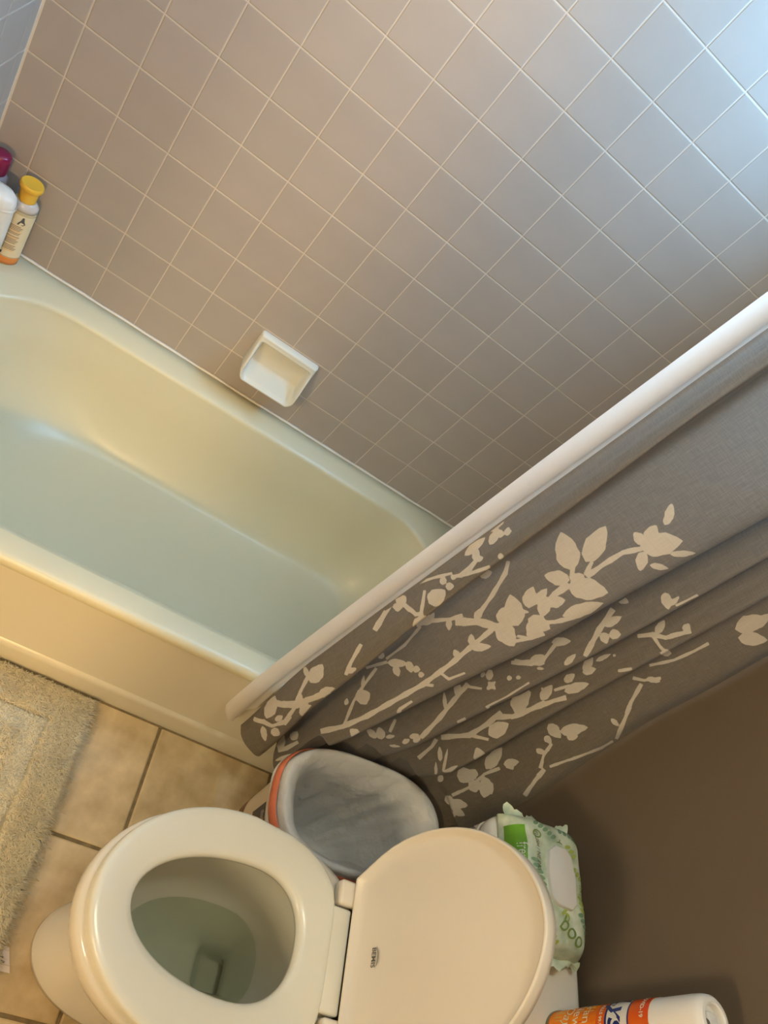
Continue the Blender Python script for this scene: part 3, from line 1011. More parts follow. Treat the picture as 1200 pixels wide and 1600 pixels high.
for p, w in [([(355, 290), (250, 320)], 16), ([(10, 660), (120, 635), (250, 580), (400, 495), (550, 410), (700, 300), (800, 215), (940, 100)], 27), ([(560, 410), (605, 415)], 14), ([(650, 350), (690, 380), (775, 348)], 13), ([(590, 70), (700, 60), (760, 40)], 20), ([(735, 75), (850, 75), (945, 98)], 40), ([(1060, 150), (1130, 165), (1200, 140)], 14), ([(300, 325), (230, 420), (180, 500), (125, 635)], 16),
             ([(880, 310), (790, 410), (720, 490), (640, 590), (545, 690)], 25), ([(790, 420), (865, 432)], 13), ([(980, 265), (1080, 290), (1150, 290), (1200, 280)], 23), ([(375, 660), (430, 540), (490, 500)], 16), ([(655, 692), (800, 682), (900, 620), (965, 560)], 27), ([(800, 680), (900, 705)], 17), ([(950, 585), (1050, 580), (1200, 510)], 27), ([(640, 670), (600, 740), (530, 800)], 20), ([(670, 660), (740, 610), (815, 575)], 17),
             ([(890, 530), (1000, 475), (1120, 400)], 10), ([(1000, 850), (1035, 860)], 14), ([(710, 1000), (800, 960), (880, 890), (960, 860)], 17), ([(1200, 870), (1150, 930), (1100, 1000)], 23)]:
    stem(p, w, Bc)
for x, y, r in [(543, 357, 17), (1015, 375, 15), (1065, 372, 12), (900, 530, 10)]:
    dot(x, y, r, Bc)
Cc = (380, 700, 2.857)
for a in [(300, 1048, 355, 965, 66), (288, 1022, 272, 972, 24), (110, 1205, 142, 1105, 54), (250, 1182, 322, 1158, 54), (338, 1102, 412, 1073, 44), (465, 1002, 507, 984, 26), (685, 695, 727, 662, 56), (690, 690, 690, 732, 44), (828, 695, 903, 635, 78), (1030, 502, 1050, 452, 34), (1038, 500, 1072, 488, 28), (890, 612, 896, 572, 32), (903, 620, 942, 616, 36), (1058, 572, 1112, 553, 40), (1078, 372, 1182, 288, 56),
          (1100, 432, 1142, 358, 38), (1128, 380, 1167, 386, 38), (1175, 392, 1186, 352, 28), (988, 482, 1082, 398, 38), (800, 792, 852, 718, 54), (758, 792, 832, 750, 44), (620, 942, 610, 908, 32)]:
    leaf(*a, Cc)
for p, w in [([(290, 1020), (255, 1090), (235, 1150)], 16), ([(130, 1130), (180, 1150), (240, 1150), (330, 1110), (410, 1075)], 24), ([(525, 880), (480, 960), (460, 1010)], 17), ([(665, 680), (620, 760), (590, 810)], 24), ([(720, 700), (770, 745), (830, 735), (860, 710)], 19), ([(795, 740), (810, 640)], 15), ([(480, 800), (570, 750), (660, 680)], 11), ([(755, 610), (850, 580), (930, 560)], 13), ([(970, 570), (1010, 540), (1050, 490)], 21),
             ([(930, 575), (1000, 565), (1100, 530)], 15), ([(860, 710), (940, 650), (1090, 560)], 14), ([(1195, 460), (1170, 560), (1110, 660), (1040, 760)], 19), ([(850, 770), (920, 765), (970, 750)], 15), ([(790, 800), (720, 880), (640, 940)], 12)]:
    stem(p, w, Cc)
for x, y, r in [(940, 577, 13), (1150, 483, 14), (1190, 370, 9)]:
    dot(x, y, r, Cc)
Ec = (340, 980, 6.667)
for a in [(510, 955, 602, 715, 120), (598, 972, 684, 928, 60), (468, 1030, 502, 1195, 66), (558, 1068, 655, 1125, 88), (868, 875, 945, 795, 88), (638, 1285, 692, 1125, 78), (768, 1175, 832, 1085, 88), (598, 1392, 785, 1318, 38), (830, 850, 880, 700, 60)]:
    leaf(*a, Ec)
for p, w in [([(385, 955), (480, 985), (570, 1030), (700, 990), (800, 850)], 42), ([(630, 800), (760, 790), (860, 780), (1060, 710)], 42), ([(430, 1420), (560, 1310), (720, 1260), (830, 1200)], 42), ([(760, 940), (700, 1010)], 30)]:
    stem(p, w, Ec)
leaf(1043, 816, 1050, 786, 15, (0, 0, 1))
leaf(862, 752, 873, 744, 6, (0, 0, 1))

# ray cast the outline points onto a coarse copy of the cloth to get cloth coordinates
st_j, st_i = 6, 2
jj = np.arange(0, NZ, st_j)
ii = np.arange(0, NS, st_i)
cg = G[np.ix_(jj, ii)]
nj, ni = cg.shape[:2]
cv = [tuple(p) for p in cg.reshape(-1, 3)]
cf = []
for j in range(nj - 1):
    for i in range(ni - 1):
        a = j * ni + i
        cf.append((a, a + 1, a + ni + 1, a + ni))
bvh = BVHTree.FromPolygons([Vector(c) for c in cv], cf)


def cloth_coord(px):
    d = pix_ray(px[0], px[1])
    hit, nrm, idx, dist = bvh.ray_cast(Vector(CAM), Vector(d))
    if hit is None:
        return None
    j, i = divmod(idx, ni - 1)
    p0, p1 = cg[j, i, :2], cg[j, i + 1, :2]
    e_ = p1 - p0
    f = float(np.clip(np.dot(np.array(hit)[:2] - p0, e_) / max(1e-9, np.dot(e_, e_)), 0, 1))
    return (SS[ii[i]] + f * (SS[ii[i + 1]] - SS[ii[i]]), hit.z)


SDF = np.full((NZ, NS), 0.02)
for poly in SHAPES:
    q = [cloth_coord(p) for p in poly]
    q = [p for p in q if p is not None]
    if len(q) < 3:
        continue
    q = np.array(q)
    med = np.median(q[:, 0])
    if len(q) == 4 and q[:, 0].max() - q[:, 0].min() > .035:
        continue
    q = q[np.abs(q[:, 0] - med) < .045]
    if len(q) < 3:
        continue
    pad = .006
    i0, i1 = np.searchsorted(SS, [q[:, 0].min() - pad, q[:, 0].max() + pad])
    j0, j1 = np.searchsorted(ZR, [q[:, 1].min() - pad, q[:, 1].max() + pad])
    if i1 <= i0 or j1 <= j0:
        continue
    X, Z = np.meshgrid(SS[i0:i1], ZR[j0:j1])
    inside = np.zeros(X.shape, dtype=bool)
    dist = np.full(X.shape, 1e9)
    n = len(q)
    for k in range(n):
        ax, az = q[k]
        bx, bz = q[(k + 1) % n]
        ex, ez = bx - ax, bz - az
        l2 = max(ex * ex + ez * ez, 1e-12)
        t = np.clip(((X - ax) * ex + (Z - az) * ez) / l2, 0, 1)
        dist = np.minimum(dist, np.hypot(X - ax - t * ex, Z - az - t * ez))
        if abs(ez) > 1e-12:
            c = ((az > Z) != (bz > Z)) & (X < ex * (Z - az) / ez + ax)
            inside ^= c
    sdv = np.where(inside, -dist, dist)
    SDF[j0:j1, i0:i1] = np.minimum(SDF[j0:j1, i0:i1], sdv)

# material: slub linen weave with the pale print
cm = bpy.data.materials.new('curtain_linen')
cm.use_nodes = True
MATS['curtain_linen'] = cm
nt = cm.node_tree
b = nt.nodes['Principled BSDF']
b.inputs['Roughness'].default_value = 0.85
b.inputs['Specular IOR Level'].default_value = 0.2
at = nt.nodes.new('ShaderNodeAttribute')
at.attribute_name = 'print_distance'
mr = nt.nodes.new('ShaderNodeMapRange')
mr.inputs['From Min'].default_value = -0.0003
mr.inputs['From Max'].default_value = 0.0003
mr.inputs['To Min'].default_value = 1
mr.inputs['To Max'].default_value = 0
nt.links.new(at.outputs['Fac'], mr.inputs['Value'])
ac = nt.nodes.new('ShaderNodeAttribute')
ac.attribute_name = 'cloth_coord'


def streaks(sx, sy, det):
    mp = nt.nodes.new('ShaderNodeMapping')
    mp.inputs['Scale'].default_value = (sx, sy, 1)
    nt.links.new(ac.outputs['Vector'], mp.inputs['Vector'])
    n = nt.nodes.new('ShaderNodeTexNoise')
    n.inputs['Scale'].default_value = 1
    n.inputs['Detail'].default_value = det
    nt.links.new(mp.outputs[0], n.inputs['Vector'])
    return n


n1 = streaks(60, 700, 3)
n2 = streaks(700, 40, 3)
ad = nt.nodes.new('ShaderNodeMath')
ad.operation = 'ADD'
nt.links.new(n1.outputs['Fac'], ad.inputs[0])
nt.links.new(n2.outputs['Fac'], ad.inputs[1])
cr = nt.nodes.new('ShaderNodeValToRGB')
cr.color_ramp.elements[0].position = .72 / 2 + .08
cr.color_ramp.elements[1].position = .66
cr.color_ramp.elements[0].color = (0.19, 0.165, 0.130, 1)
cr.color_ramp.elements[1].color = (0.285, 0.25, 0.20, 1)
hf = nt.nodes.new('ShaderNodeMath')
hf.operation = 'MULTIPLY'
hf.inputs[1].default_value = .5
nt.links.new(ad.outputs[0], hf.inputs[0])
nt.links.new(hf.outputs[0], cr.inputs['Fac'])
mx = nt.nodes.new('ShaderNodeMix')
mx.data_type = 'RGBA'
nt.links.new(mr.outputs[0], mx.inputs[0])
nt.links.new(cr.outputs['Color'], mx.inputs[6])
pr = nt.nodes.new('ShaderNodeValToRGB')
pr.color_ramp.elements[0].position = .35
pr.color_ramp.elements[1].position = .65
pr.color_ramp.elements[0].color = (0.74, 0.70, 0.63, 1)
pr.color_ramp.elements[1].color = (0.85, 0.81, 0.74, 1)
nt.links.new(hf.outputs[0], pr.inputs['Fac'])
nt.links.new(pr.outputs['Color'], mx.inputs[7])
nt.links.new(mx.outputs[2], b.inputs['Base Color'])
bp = nt.nodes.new('ShaderNodeBump')
bp.inputs['Strength'].default_value = .25
bp.inputs['Distance'].default_value = .0008
nt.links.new(hf.outputs[0], bp.inputs['Height'])
nt.links.new(bp.outputs[0], b.inputs['Normal'])

translucent(cm, 0.30, (0.37, 0.34, 0.30))
me = bpy.data.meshes.new('shower_curtain')
nv = NZ * NS
idx = np.arange(nv).reshape(NZ, NS)
quads = np.stack([idx[:-1, :-1], idx[:-1, 1:], idx[1:, 1:], idx[1:, :-1]], axis=-1).reshape(-1, 4)
nq = len(quads)
me.vertices.add(nv)
me.vertices.foreach_set('co', G.reshape(-1).astype(np.float32))
me.loops.add(nq * 4)
me.loops.foreach_set('vertex_index', quads.reshape(-1).astype(np.int32))
me.polygons.add(nq)
me.polygons.foreach_set('loop_start', (np.arange(nq) * 4).astype(np.int32))
me.polygons.foreach_set('loop_total', np.full(nq, 4, dtype=np.int32))
me.update(calc_edges=True)
a1 = me.attributes.new('print_distance', 'FLOAT', 'POINT')
a1.data.foreach_set('value', SDF.reshape(-1).astype(np.float32))
a2 = me.attributes.new('cloth_coord', 'FLOAT_VECTOR', 'POINT')
cc = np.zeros((NZ, NS, 3))
cc[:, :, 0] = SS[None, :]
cc[:, :, 1] = ZR[:, None]
a2.data.foreach_set('vector', cc.reshape(-1).astype(np.float32))
me.validate()
curtain = thing('shower_curtain', (1.2, -.76, HEM), 'taupe linen shower curtain printed with pale leafy branches, gathered beside the wall', 'curtain')
link('curtain_cloth', me, 'curtain_linen', curtain)
adopt(curtain)

# white liner folded over the leading edge of the curtain
lin = thing('shower_liner', (.965, -.735, .2), 'cream shower liner folded along the leading edge of the curtain', 'curtain liner')
S = []
zs = np.concatenate([[.185, .187, .192, .20, .212, .228], np.linspace(.25, 1.955, 40)])
for z in zs:
    k = min(1.0, math.sqrt(max(0.0, (z - .183) / .05)))
    x0 = .9375 + .03 * (1 - k) + (.008 * max(0, (.40 - z) / .2))
    x1 = .9755 - .003 * sstep(.2, 1.1, z) + .014 * max(0, (.40 - z) / .2)
    x0 = min(x0, x1 - .004)
    yo = -.7335 - .0015 * math.sin(z * 5)
    pts = []
    for t in np.linspace(0, 1, 13):
        x = x0 + (x1 - x0) * t
        bul = max(0.0, math.sin(PI * (.02 + .98 * t))) ** .6
        pts.append((x, yo - .0100 * bul - .001 * math.sin(z * 9 + t * 3), z))
    pts += [(x1 + .004, -.7312, z), (x1 + .010, -.7303, z), (x1 + .018, -.7295, z)] if z > .24 else [(x1 + .001, -.7320, z), (x1 + .002, -.7315, z), (x1 + .003, -.7312, z)]
    S.append(pts)
lofto('liner_fold', S, 'liner', lin, closed=False)
adopt(lin)
rod = thing('curtain_rod', (.74, -.745, 1.985), 'straight metal curtain rod across the front of the tub alcove', 'rod')
tube('rod_tube', [(XL + .001, -.745, 1.985), (.74, -.745, 1.985), (XR - .001, -.745, 1.985)], .0125, 'rod_metal', rod, 16)
for fx in (XL + .004, XR - .004):
    tube('end_flange', [(fx - .0035, -.745, 1.985), (fx + .0035, -.745, 1.985)], .03, 'rod_metal', rod, 20)
adopt(rod)
for k in range(8):
    rx_ = .965 + k * .07
    rg = tube('curtain_ring', [(rx_, -.745 + .0185 * math.cos(t), 1.976 + .024 * math.sin(t)) for t in np.linspace(0, 2 * PI, 20)], .0016, 'rod_metal', None, 6)
    tag(rg, 'thin metal curtain ring hung on the curtain rod', 'ring', 'rings on the curtain rod')

# ------------------------------------------------------------------ pack of wipes on the tank lid
TZ = 0.7003                 # top of the tank lid
wp = thing('wipes_pack', (1.335, -1.078, TZ), 'crumpled green and white soft pack of wipes lying on the toilet tank', 'wipes pack')
PX, PY, PROT = 1.351, -1.078, math.radians(3.0)
PLX, PLY, PH = 0.072, 0.098, 0.058        # half width (towards wall), half length, height


def pk(u, v, h):
    """u across (towards the wall), v along (towards the tub), h above the tank lid"""
    c, s = math.cos(PROT), math.sin(PROT)
    return (PX + u * c - v * s, PY + u * s + v * c, TZ + h)


def pk_top(u, v):
    """height of the puffy top film at (u, v) in metres"""
    a, b = u / PLX, v / PLY
    r = max(0.0, 1 - abs(a) ** 5) ** .45 * max(0.0, 1 - abs(b) ** 6) ** .4
    w = .0016 * math.sin(v * 95 + u * 40) * math.sin(u * 70 - v * 30) + .0010 * math.sin(v * 210 + 1) * math.sin(u * 160)
    flat = sstep(.045, .03, abs(u)) * sstep(.055, .04, abs(v))
    return .004 + (PH - .004) * r + w * (1 - .8 * flat) * r + .004 * a * r


N1, N2 = 44, 60
V, F = [], []
for j in range(N2 + 1):
    for i in range(N1 + 1):
        a = math.sin((-1 + 2 * i / N1) * PI / 2)
        b = math.sin((-1 + 2 * j / N2) * PI / 2)
        V.append(pk(a * PLX, b * PLY, pk_top(a * PLX * .9999, b * PLY * .9999)))
for j in range(N2):
    for i in range(N1):
        a = j * (N1 + 1) + i
        F.append((a, a + 1, a + N1 + 2, a + N1 + 1))
per = list(range(N1 + 1)) + [(j + 1) * (N1 + 1) - 1 for j in range(1, N2 + 1)] + [N2 * (N1 + 1) + i for i in range(N1 - 1, -1, -1)] + [j * (N1 + 1) for j in range(N2 - 1, 0, -1)]
b0 = len(V)
V += [(V[p][0], V[p][1], TZ) for p in per]
for k in range(len(per)):
    k2 = (k + 1) % len(per)
    F.append((per[k], per[k2], b0 + k2, b0 + k))
F.append(tuple(range(b0, b0 + len(per))))
pm = mat('pack_film', (0.64, 0.70, 0.60), 0.3, noise=(38, 0.5, 4, (0.40, 0.53, 0.38)), bump=(55, 0.35, 0.004))
film = fix_normals(mesh('pack_film', V, F, 'pack_film', wp))
# crimped ends with a jagged cut edge
for sgn in (-1, 1):
    S = []
    for k, (t, hz_) in enumerate(((0, .020), (.35, .019), (.7, .017), (1.0, .015))):
        row = []
        for i in range(31):
            u = -1 + 2 * i / 30
            jag = (.0009 * (1 if i % 2 else -1) if k == 3 else 0)
            ln = (.013 + .006 * math.sin(i * .45 + sgn) + .002 * math.sin(i * 1.3)) * t + jag
            row.append(pk(u * PLX * .98, sgn * (PLY - .004 + ln), max(.0035, hz_ + .008 * math.sin(u * 4 + sgn * 2 + t * 2) * (.4 + .6 * t) + .0015 * math.sin(i * 1.1))))
        S.append(row)
    lofto('end_crimp', S, 'pack_film', wp, closed=False)


def on_pack(u, v, off=.0009):
    return pk(u, v, pk_top(u, v) + off)


def pack_poly(name, pts, m, parent, off=.0009):
    """small flat print: fan around the centre so it follows the puffy film"""
    c = np.mean(np.array(pts), axis=0)
    n = len(pts)
    V = [on_pack(*c, off)] + [on_pack(*p, off) for p in pts] + [on_pack(*(np.array(p) * .5 + c * .5), off) for p in pts]
    F = []
    for i in range(n):
        j = (i + 1) % n
        F += [(0, 1 + n + i, 1 + n + j), (1 + n + i, 1 + i, 1 + j, 1 + n + j)]
    return mesh(name, V, F, m, parent)


# hinged opening flap
S = []
hexa = [(-.026, -.034), (-.014, -.044), (.014, -.047), (.024, -.038), (.027, 0.0), (.021, .034), (.010, .043), (-.012, .044), (-.025, .034), (-.030, 0.0)]
FU, FV = .006, .008
hb = PH + .0006
for k, (sc2, h) in enumerate(((1.0, -.004), (1.0, .003), (.97, .0048), (.90, .0055))):
    S.append([pk(FU + u * sc2, FV + v * sc2, hb + h + .003 * (FU + u) / PLX) for u, v in hexa])
lofto('opening_flap', S, 'white_plastic', wp, cap0=True, cap1=True, auto=40)
# green band on the long side that faces the seat
S = []
for j in range(25):
    v = -.045 + .12 * j / 24
    S.append([on_pack(u, v, .0012) for u in np.linspace(-.0716, -.0555, 10)])
gb = lofto('green_band', S, 'pack_green', wp, closed=False)
S = [[on_pack(u, v, .0012) for u in np.linspace(.052, .067, 6)] for v in np.linspace(.070, .0965, 8)]
lofto('green_band', S, 'pack_green', wp, closed=False)


def ptext(s_, size, cu, cv_, ang, m, **kw):
    """ang: direction of reading in pack coordinates"""
    ca_, sa_ = math.cos(ang), math.sin(ang)
    return text('lettering', s_, size, lambda x, y: on_pack(min(max(cu + x * ca_ - y * sa_, -.0712), .0712), min(max(cv_ + x * sa_ + y * ca_, -.096), .096), .0013), m, wp, sub=1, **kw)


down = -PI / 2
ptext('fresh', .0165, -.0610, .030, down, 'print_pale', align='CENTER')
ptext('FLUSH / NE PAS', .0088, -.0385, .038, down, 'print_grey', shear=.2)
ptext('boo', .034, .022, -.066, down + 1.15, 'print_olive', shear=.2)
ptext('aqua', .018, .052, -.010, down + .2, 'print_lime', shear=.2)
ptext('le', .022, .010, -.046, down + .7, 'print_lime', bold=.0012)
ptext('o', .030, -.034, .064, down, 'print_olive')
ptext('Y', .016, .006, .060, down + .3, 'print_olive')
rr = random.Random(5)
for cu, cv_, ang, n_, m_ in ((-.020, .078, 2.6, 5, 'print_sage'), (.030, .082, 2.9, 4, 'print_sage'), (-.040, .010, 1.9, 5, 'print_sage'), (.050, -.050, 2.2, 5, 'print_sage'), (-.034, -.055, 2.2, 4, 'print_sage'), (.044, .020, 2.6, 4, 'print_lime'), (.046, -.020, 1.7, 3, 'print_lime'), (-.02, -.075, 2.5, 4, 'print_lime'), (.030, .055, 2.4, 3, 'print_lime')):
    for k in range(n_):
        u0, v0 = cu + math.cos(ang) * .0085 * (k - n_ / 2), cv_ + math.sin(ang) * .0085 * (k - n_ / 2)
        q = []
        for a in range(10):
            t = 2 * PI * a / 10
            x, y = .0075 * math.cos(t), .0032 * math.sin(t)
            b_ = ang + 1.1
            q.append((min(max(u0 + x * math.cos(b_) - y * math.sin(b_), -.066), .066), min(max(v0 + x * math.sin(b_) + y * math.cos(b_), -.095), .095)))
        pack_poly('printed_leaf', q, m_, wp, .0008)
adopt(wp)

# ------------------------------------------------------------------ aerosol can on the tank lid
AX_, AY_, AR = 1.4035, -1.268, 0.0325
can = thing('spray_can', (AX_, AY_, TZ), 'orange and white disinfectant spray can standing on the toilet tank', 'spray can')
ZB = TZ + .0002
canb = lathe('can_body', AX_, AY_, [(0, ZB + .004), (.028, ZB + .003), (.0325, ZB), (.0332, ZB + .0015), (.0332, ZB + .0045), (AR, ZB + .006), (AR, ZB + .1800), (.0315, ZB + .1815), (.0, ZB + .1815)], 'can_orange', can, 64, auto=40)
CFACE = math.atan2(CAM[1] - AY_, CAM[0] - AX_) - 0.30      # the label looks towards the seat


def cyl(u, z, off=.0002):
    a = CFACE + u / AR
    return (AX_ + (AR + off) * math.cos(a), AY_ + (AR + off) * math.sin(a), ZB + z)


def cband(name, z0, z1, m, off):
    S = [ring(AX_, AY_, ZB + z, AR + off, AR + off, 64) for z in (z0, z1)]
    return lofto(name, S, m, canb)


cband('base_rim', .0002, .0062, 'can_metal', .00085)
cband('red_band', .094, .109, 'can_red', .0002)
cband('navy_band', .109, .1125, 'can_navy', .0003)
cband('white_band', .1125, .147, 'can_white', .0002)
cband('navy_band', .147, .1495, 'can_navy', .0003)
cband('orange_band', .1495, .181, 'can_red', .0002)


def ctext(s_, size, zc, u0, m, **kw):
    return text('lettering', s_, size, lambda x, y: cyl(u0 + x, zc + y, .0006), m, canb, sub=2, **kw)


ctext('Lysol', .042, .129, -.004, 'can_navy', shear=.35, bold=.0010)
ctext('Brand', .021, .076, -.018, 'can_letter')
ctext('New', .021, .058, -.020, 'can_letter')
ctext('Day', .022, .040, -.020, 'can_letter', shear=.4)
ctext('KILLS 99.9%', .0072, .1015, -.012, 'can_letter', bold=.0002)
ctext('COVID-19', .0085, .170, -.022, 'can_letter', bold=.0003)
rr = random.Random(8)
for k in range(26):
    u0, z0 = rr.uniform(-.09, .09), rr.uniform(.012, .088)
    w_, h_ = rr.uniform(.006, .012), rr.uniform(.006, .011)
    q = [(u0 + w_ * math.cos(t) * (1 if i % 2 else .75), z0 + h_ * math.sin(t) * (1 if i % 2 else .75)) for i, t in enumerate(np.linspace(0, 2 * PI, 9)[:-1])]
    flat_shape('fruit_print', [(a, min(max(b, .008), .092)) for a, b in q], lambda a, b: cyl(a, b, .00028), ('can_red', 'cap_yellow', 'label_amber', 'cap_yellow')[k % 4], canb)
capp = [(.0318, .1812), (.0322, .1815), (.0322, .186), (.0316, .192), (.0312, .236), (.0304, .248), (.0286, .2555), (.0255, .2585)]
S = [ring(AX_, AY_, ZB + z, r, r, 48) for r, z in capp]
S += [ring(AX_, AY_, ZB + .259, .021, .021, 48), ring(AX_, AY_, ZB + .2575, .0185, .0185, 48), ring(AX_, AY_, ZB + .249, .0175, .0175, 48)]
capo = lofto('cap', S, 'cap_white', can, cap1=True, auto=35)
ang = CFACE + .35
fx, fy = math.cos(ang), math.sin(ang)
# finger grip panel and spray opening
S = []
for z, d in ((.198, .0008), (.203, .0040), (.225, .0046), (.240, .0030), (.246, .0006)):
    row = []
    for k in range(11):
        t = (k - 5) / 5
        a = ang + t * .5
        r = .0312 - d * (1 - t * t) + .0004
        row.append((AX_ + r * math.cos(a), AY_ + r * math.sin(a), ZB + z))
    S.append(row)
tube('nozzle', [(AX_ + fx * .010, AY_ + fy * .010, ZB + .2505), (AX_ + fx * .024, AY_ + fy * .024, ZB + .2525)], .0052, 'nozzle_grey', capo, 12)
rbox('actuator', (AX_ - .010, AY_ - .010, ZB + .247), (AX_ + .010, AY_ + .010, ZB + .2555), 'cap_white', capo, .004, 3)
adopt(can)

# ------------------------------------------------------------------ bottles in the corner of the tub deck
DZ = ZD + .0004
yb = thing('shampoo_bottle', (.103, -.040, DZ), 'clear shampoo bottle with yellow flip cap and cream label on the tub corner', 'bottle')
bx, by = .103, -.0405
body = lathe('bottle_body', bx, by, [(0, DZ), (.026, DZ), (.0285, DZ + .003), (.029, DZ + .012), (.029, DZ + .150), (.0275, DZ + .159), (.022, DZ + .166), (.0165, DZ + .170), (0, DZ + .170)], 'bottle_clear', yb, 40, ry=.80, rot=.25)
lathe('soap_fill', bx, by, [(.0288, DZ + .0035), (.02935, DZ + .012), (.02935, DZ + .022), (.0290, DZ + .023)], 'soap_orange', body, 40, ry=.80, rot=.25)
lathe('shoulder', bx, by, [(.0293, DZ + .149), (.0278, DZ + .1595), (.0225, DZ + .1665), (.0168, DZ + .1712)], 'bottle_neck', body, 40, ry=.80, rot=.25)
cap = lathe('flip_cap', bx, by, [(.0165, DZ + .170), (.0180, DZ + .1705), (.0184, DZ + .196), (.0225, DZ + .199), (.0235, DZ + .203), (.0235, DZ + .2085), (.0215, DZ + .2115), (.012, DZ + .2105), (0, DZ + .2100)], 'cap_yellow', yb, 36, auto=50)


def yl(u, z, off=.0006):
    """label surface: u is the angle from the camera-facing side"""
    a = math.atan2(CAM[1] - by, CAM[0] - bx) + u - .25
    r = .029 + off
    x, y = r * math.cos(a), r * .80 * math.sin(a)
    return (bx + x * math.cos(.25) - y * math.sin(.25), by + x * math.sin(.25) + y * math.cos(.25), DZ + z)


def ylp(name, u0, u1, z0, z1, m, parent, off):
    return lofto(name, [[yl(u, z, off) for u in np.linspace(u0, u1, 14)] for z in (z0, z1)], m, parent, closed=False)


lab = ylp('label', -1.5, 1.3, .026, .142, 'label_cream', yb, .0006)
ylp('label_panel', -1.5, -.35, .118, .142, 'label_amber', lab, .0009)
ylp('label_panel', -1.5, -.95, .026, .118, 'label_amber', lab, .0009)
flat_shape('label_figure', [(.05, .123), (.02, .118), (.42, .118), (.55, .122), (.42, .130), (.36, .139), (.24, .139), (.18, .130)], lambda a, b: yl(a, b, .0011), 'print_grey', lab)
for k in range(20):
    z = .112 - k * .0036
    if k in (7, 14):
        continue
    ylp('label_line', -.62, .35 + .25 * ((k * 37) % 10) / 10, z, z + .0013, 'label_amber' if k % 5 == 4 else 'bin_brown', lab, .0010)
ylp('barcode', -.55, -.25, .030, .037, 'ink', lab, .0010)
adopt(yb)

wbt = thing('white_bottle', (.060, -.112, DZ), 'large opaque white bottle with broad rounded shoulders on the tub corner', 'bottle')
S = []
for r, z in ((.0, 0), (.040, 0), (.046, .004), (.048, .02), (.049, .09), (.0485, .150), (.047, .176), (.0475, .180), (.0475, .184), (.045, .196), (.036, .206), (.02, .2105), (0, .2115)):
    S.append(ring(.058, -.112, DZ + z, max(r, .0005), max(r * .62, .0005), 44, 2.6, .2))
bw = lofto('bottle_body', S, 'bottle_white', wbt, cap0=True, cap1=True)
S = [ring(.058, -.112, DZ + z, .0488 + o, (.0488 + o) * .62 + .0002, 44, 2.6, .2) for o, z in ((0.0, .1765), (.0010, .1785), (.0010, .1815), (0.0, .1835))]
lofto('cap_seam', S, 'bottle_white', bw)
adopt(wbt)

mb = thing('smoke_bottle', (.040, -.048, DZ), 'smoky grey bottle with a dark magenta cap at the tub corner', 'bottle')
lathe('bottle_body', .0345, -.046, [(0, DZ), (.026, DZ), (.0285, DZ + .003), (.029, DZ + .012), (.029, DZ + .165), (.024, DZ + .185), (.016, DZ + .192), (0, DZ + .192)], 'bottle_smoke', mb, 36)
lathe('cap', .0345, -.046, [(0, DZ + .1922), (.0185, DZ + .1922), (.0192, DZ + .195), (.0200, DZ + .226), (.0190, DZ + .234), (.014, DZ + .238), (0, DZ + .2385)], 'cap_magenta', mb, 36, auto=50)
adopt(mb)

# ------------------------------------------------------------------ bath rug
rug = thing('bath_rug', (.36, -1.0, 0), 'pale sage cotton bath rug with a tufted border lying along the tub', 'rug')
RX0, RX1, RY0, RY1 = -0.10, 0.738, -1.262, -0.7315
RTH = math.radians(-1.5)
rcx, rcy = RX1, RY1


def rugp(x, y, z):
    dx, dy = x - rcx, y - rcy
    c, s = math.cos(-RTH), math.sin(-RTH)
    return (rcx + dx - dy * math.tan(-RTH), rcy + dy, z)


def rug_h(x, y):
    e_ = np.minimum(np.minimum(RX1 - x, x - RX0), np.minimum(RY1 - y, y - RY0))
    h = .0125 + 0 * e_
    for c_ in (.078, .150, .218):
        h = h - .0055 * np.exp(-((e_ - c_) / .0045) ** 2)
    nub = ((e_ > .080) & (e_ < .118)) | ((e_ > .152) & (e_ < .186))
    h = h + np.where(nub, .0015, 0)
    return h * np.clip(e_ / .006, .35, 1), nub


nx, ny = 150, 94
gx, gy = np.meshgrid(np.linspace(RX0, RX1, nx), np.linspace(RY0, RY1, ny))
gh, _ = rug_h(gx, gy)
V = [rugp(a, b_, c_) for a, b_, c_ in zip(gx.ravel(), gy.ravel(), gh.ravel())]
F = [(j * nx + i, j * nx + i + 1, (j + 1) * nx + i + 1, (j + 1) * nx + i) for j in range(ny - 1) for i in range(nx - 1)]
per = list(range(nx)) + [(j + 1) * nx - 1 for j in range(1, ny)] + [(ny - 1) * nx + i for i in range(nx - 2, -1, -1)] + [j * nx for j in range(ny - 2, 0, -1)]
b0 = len(V)
V += [(V[p][0], V[p][1], .0003) for p in per]
for k in range(len(per)):
    F.append((per[k], per[(k + 1) % len(per)], b0 + (k + 1) % len(per), b0 + k))
fix_normals(mesh('rug_base', V, F, 'rug_ground', rug))
# cut pile: short leaning tufts, denser and rounder in the nubby bands
NT = 90000
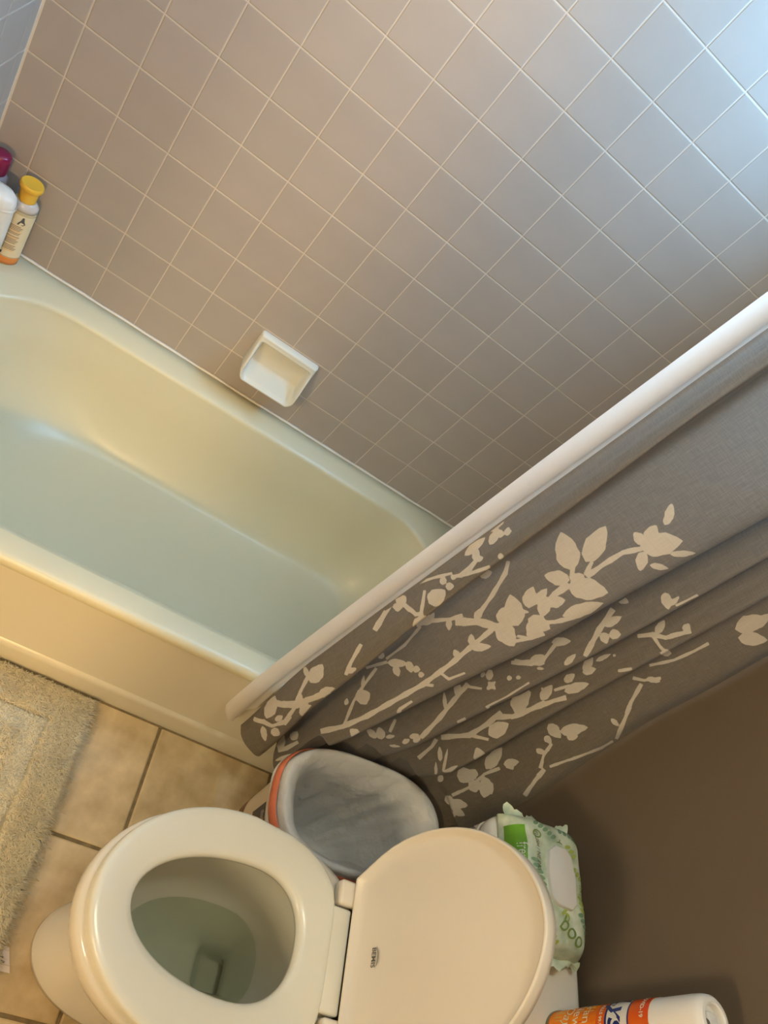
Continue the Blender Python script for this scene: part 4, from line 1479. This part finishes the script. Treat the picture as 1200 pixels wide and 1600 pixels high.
# nearly all tufts where the rug is near the tub and the toilet
px_ = RNG.uniform(RX0, RX1, NT)
py_ = RNG.uniform(RY0, RY1, NT)
e0 = np.minimum(np.minimum(RX1 - px_, px_ - RX0), np.minimum(RY1 - py_, py_ - RY0))
keep = np.ones(NT, dtype=bool)
for c_ in (.078, .150, .218):
    keep &= np.abs(e0 - c_ + .002 * np.sin(px_ * 50 + py_ * 40)) > .0035
px_, py_ = px_[keep], py_[keep]
NT = len(px_)
hb_, nub = rug_h(px_, py_)
ln = np.where(nub, RNG.uniform(.004, .007, NT), RNG.uniform(.008, .017, NT))
edge = np.minimum(np.minimum(RX1 - px_, px_ - RX0), np.minimum(RY1 - py_, py_ - RY0))
out_x = np.where(RX1 - px_ < .012, 1.0, np.where(px_ - RX0 < .012, -1.0, 0))
lean_n = np.sin(px_ * 60) * np.cos(py_ * 55 + px_ * 20)
lx = RNG.normal(0, .4, NT) + lean_n * .4 + out_x * .9 + .15
ly = RNG.normal(0, .4, NT) - np.where(nub, 0, .35)
wd = np.where(nub, .0027, .0019)
ang_ = RNG.uniform(0, 2 * PI, NT)
co = np.zeros((NT, 4, 3))
bxw = px_ - (py_ - rcy) * math.tan(-RTH)
for k in range(3):
    co[:, k, 0] = bxw + wd * np.cos(ang_ + k * 2 * PI / 3)
    co[:, k, 1] = py_ + wd * np.sin(ang_ + k * 2 * PI / 3)
    co[:, k, 2] = hb_ - .0012
co[:, 3, 0] = bxw + lx * ln
co[:, 3, 1] = np.minimum(py_ + ly * ln, -.7275)
co[:, 3, 2] = np.maximum(hb_ - .001 + ln * .7, .002)
co[:, :, 1] = np.minimum(co[:, :, 1], -.7275)
tri = (np.arange(NT)[:, None, None] * 4 + np.array([[0, 1, 3], [1, 2, 3], [2, 0, 3]])[None]).reshape(-1, 3)
me = bpy.data.meshes.new('pile')
me.vertices.add(NT * 4)
me.vertices.foreach_set('co', co.reshape(-1).astype(np.float32))
nq = len(tri)
me.loops.add(nq * 3)
me.loops.foreach_set('vertex_index', tri.reshape(-1).astype(np.int32))
me.polygons.add(nq)
me.polygons.foreach_set('loop_start', (np.arange(nq) * 3).astype(np.int32))
me.polygons.foreach_set('loop_total', np.full(nq, 3, dtype=np.int32))
me.update(calc_edges=True)
pile = link('pile', me, 'rug', rug, smooth=True)
pile['kind'] = 'stuff'
# care tag sewn to the end of the rug
tg = mesh('care_tag', [(.728, -1.207, .0045), (.768, -1.2085, .0022), (.786, -1.245, .0018), (.748, -1.246, .0042), (.748, -1.2075, .0050), (.767, -1.2455, .0034)], [(0, 4, 5, 3), (4, 1, 2, 5)], 'tag_paper', rug)
for k in range(3):
    mesh('tag_mark', [(.752 + k * .005, -1.218 - k * .006, .0058), (.760 + k * .005, -1.219 - k * .006, .0046), (.759 + k * .005, -1.2215 - k * .006, .0046), (.751 + k * .005, -1.2205 - k * .006, .0058)], [(0, 1, 2, 3)], 'ink', tg)
adopt(rug)
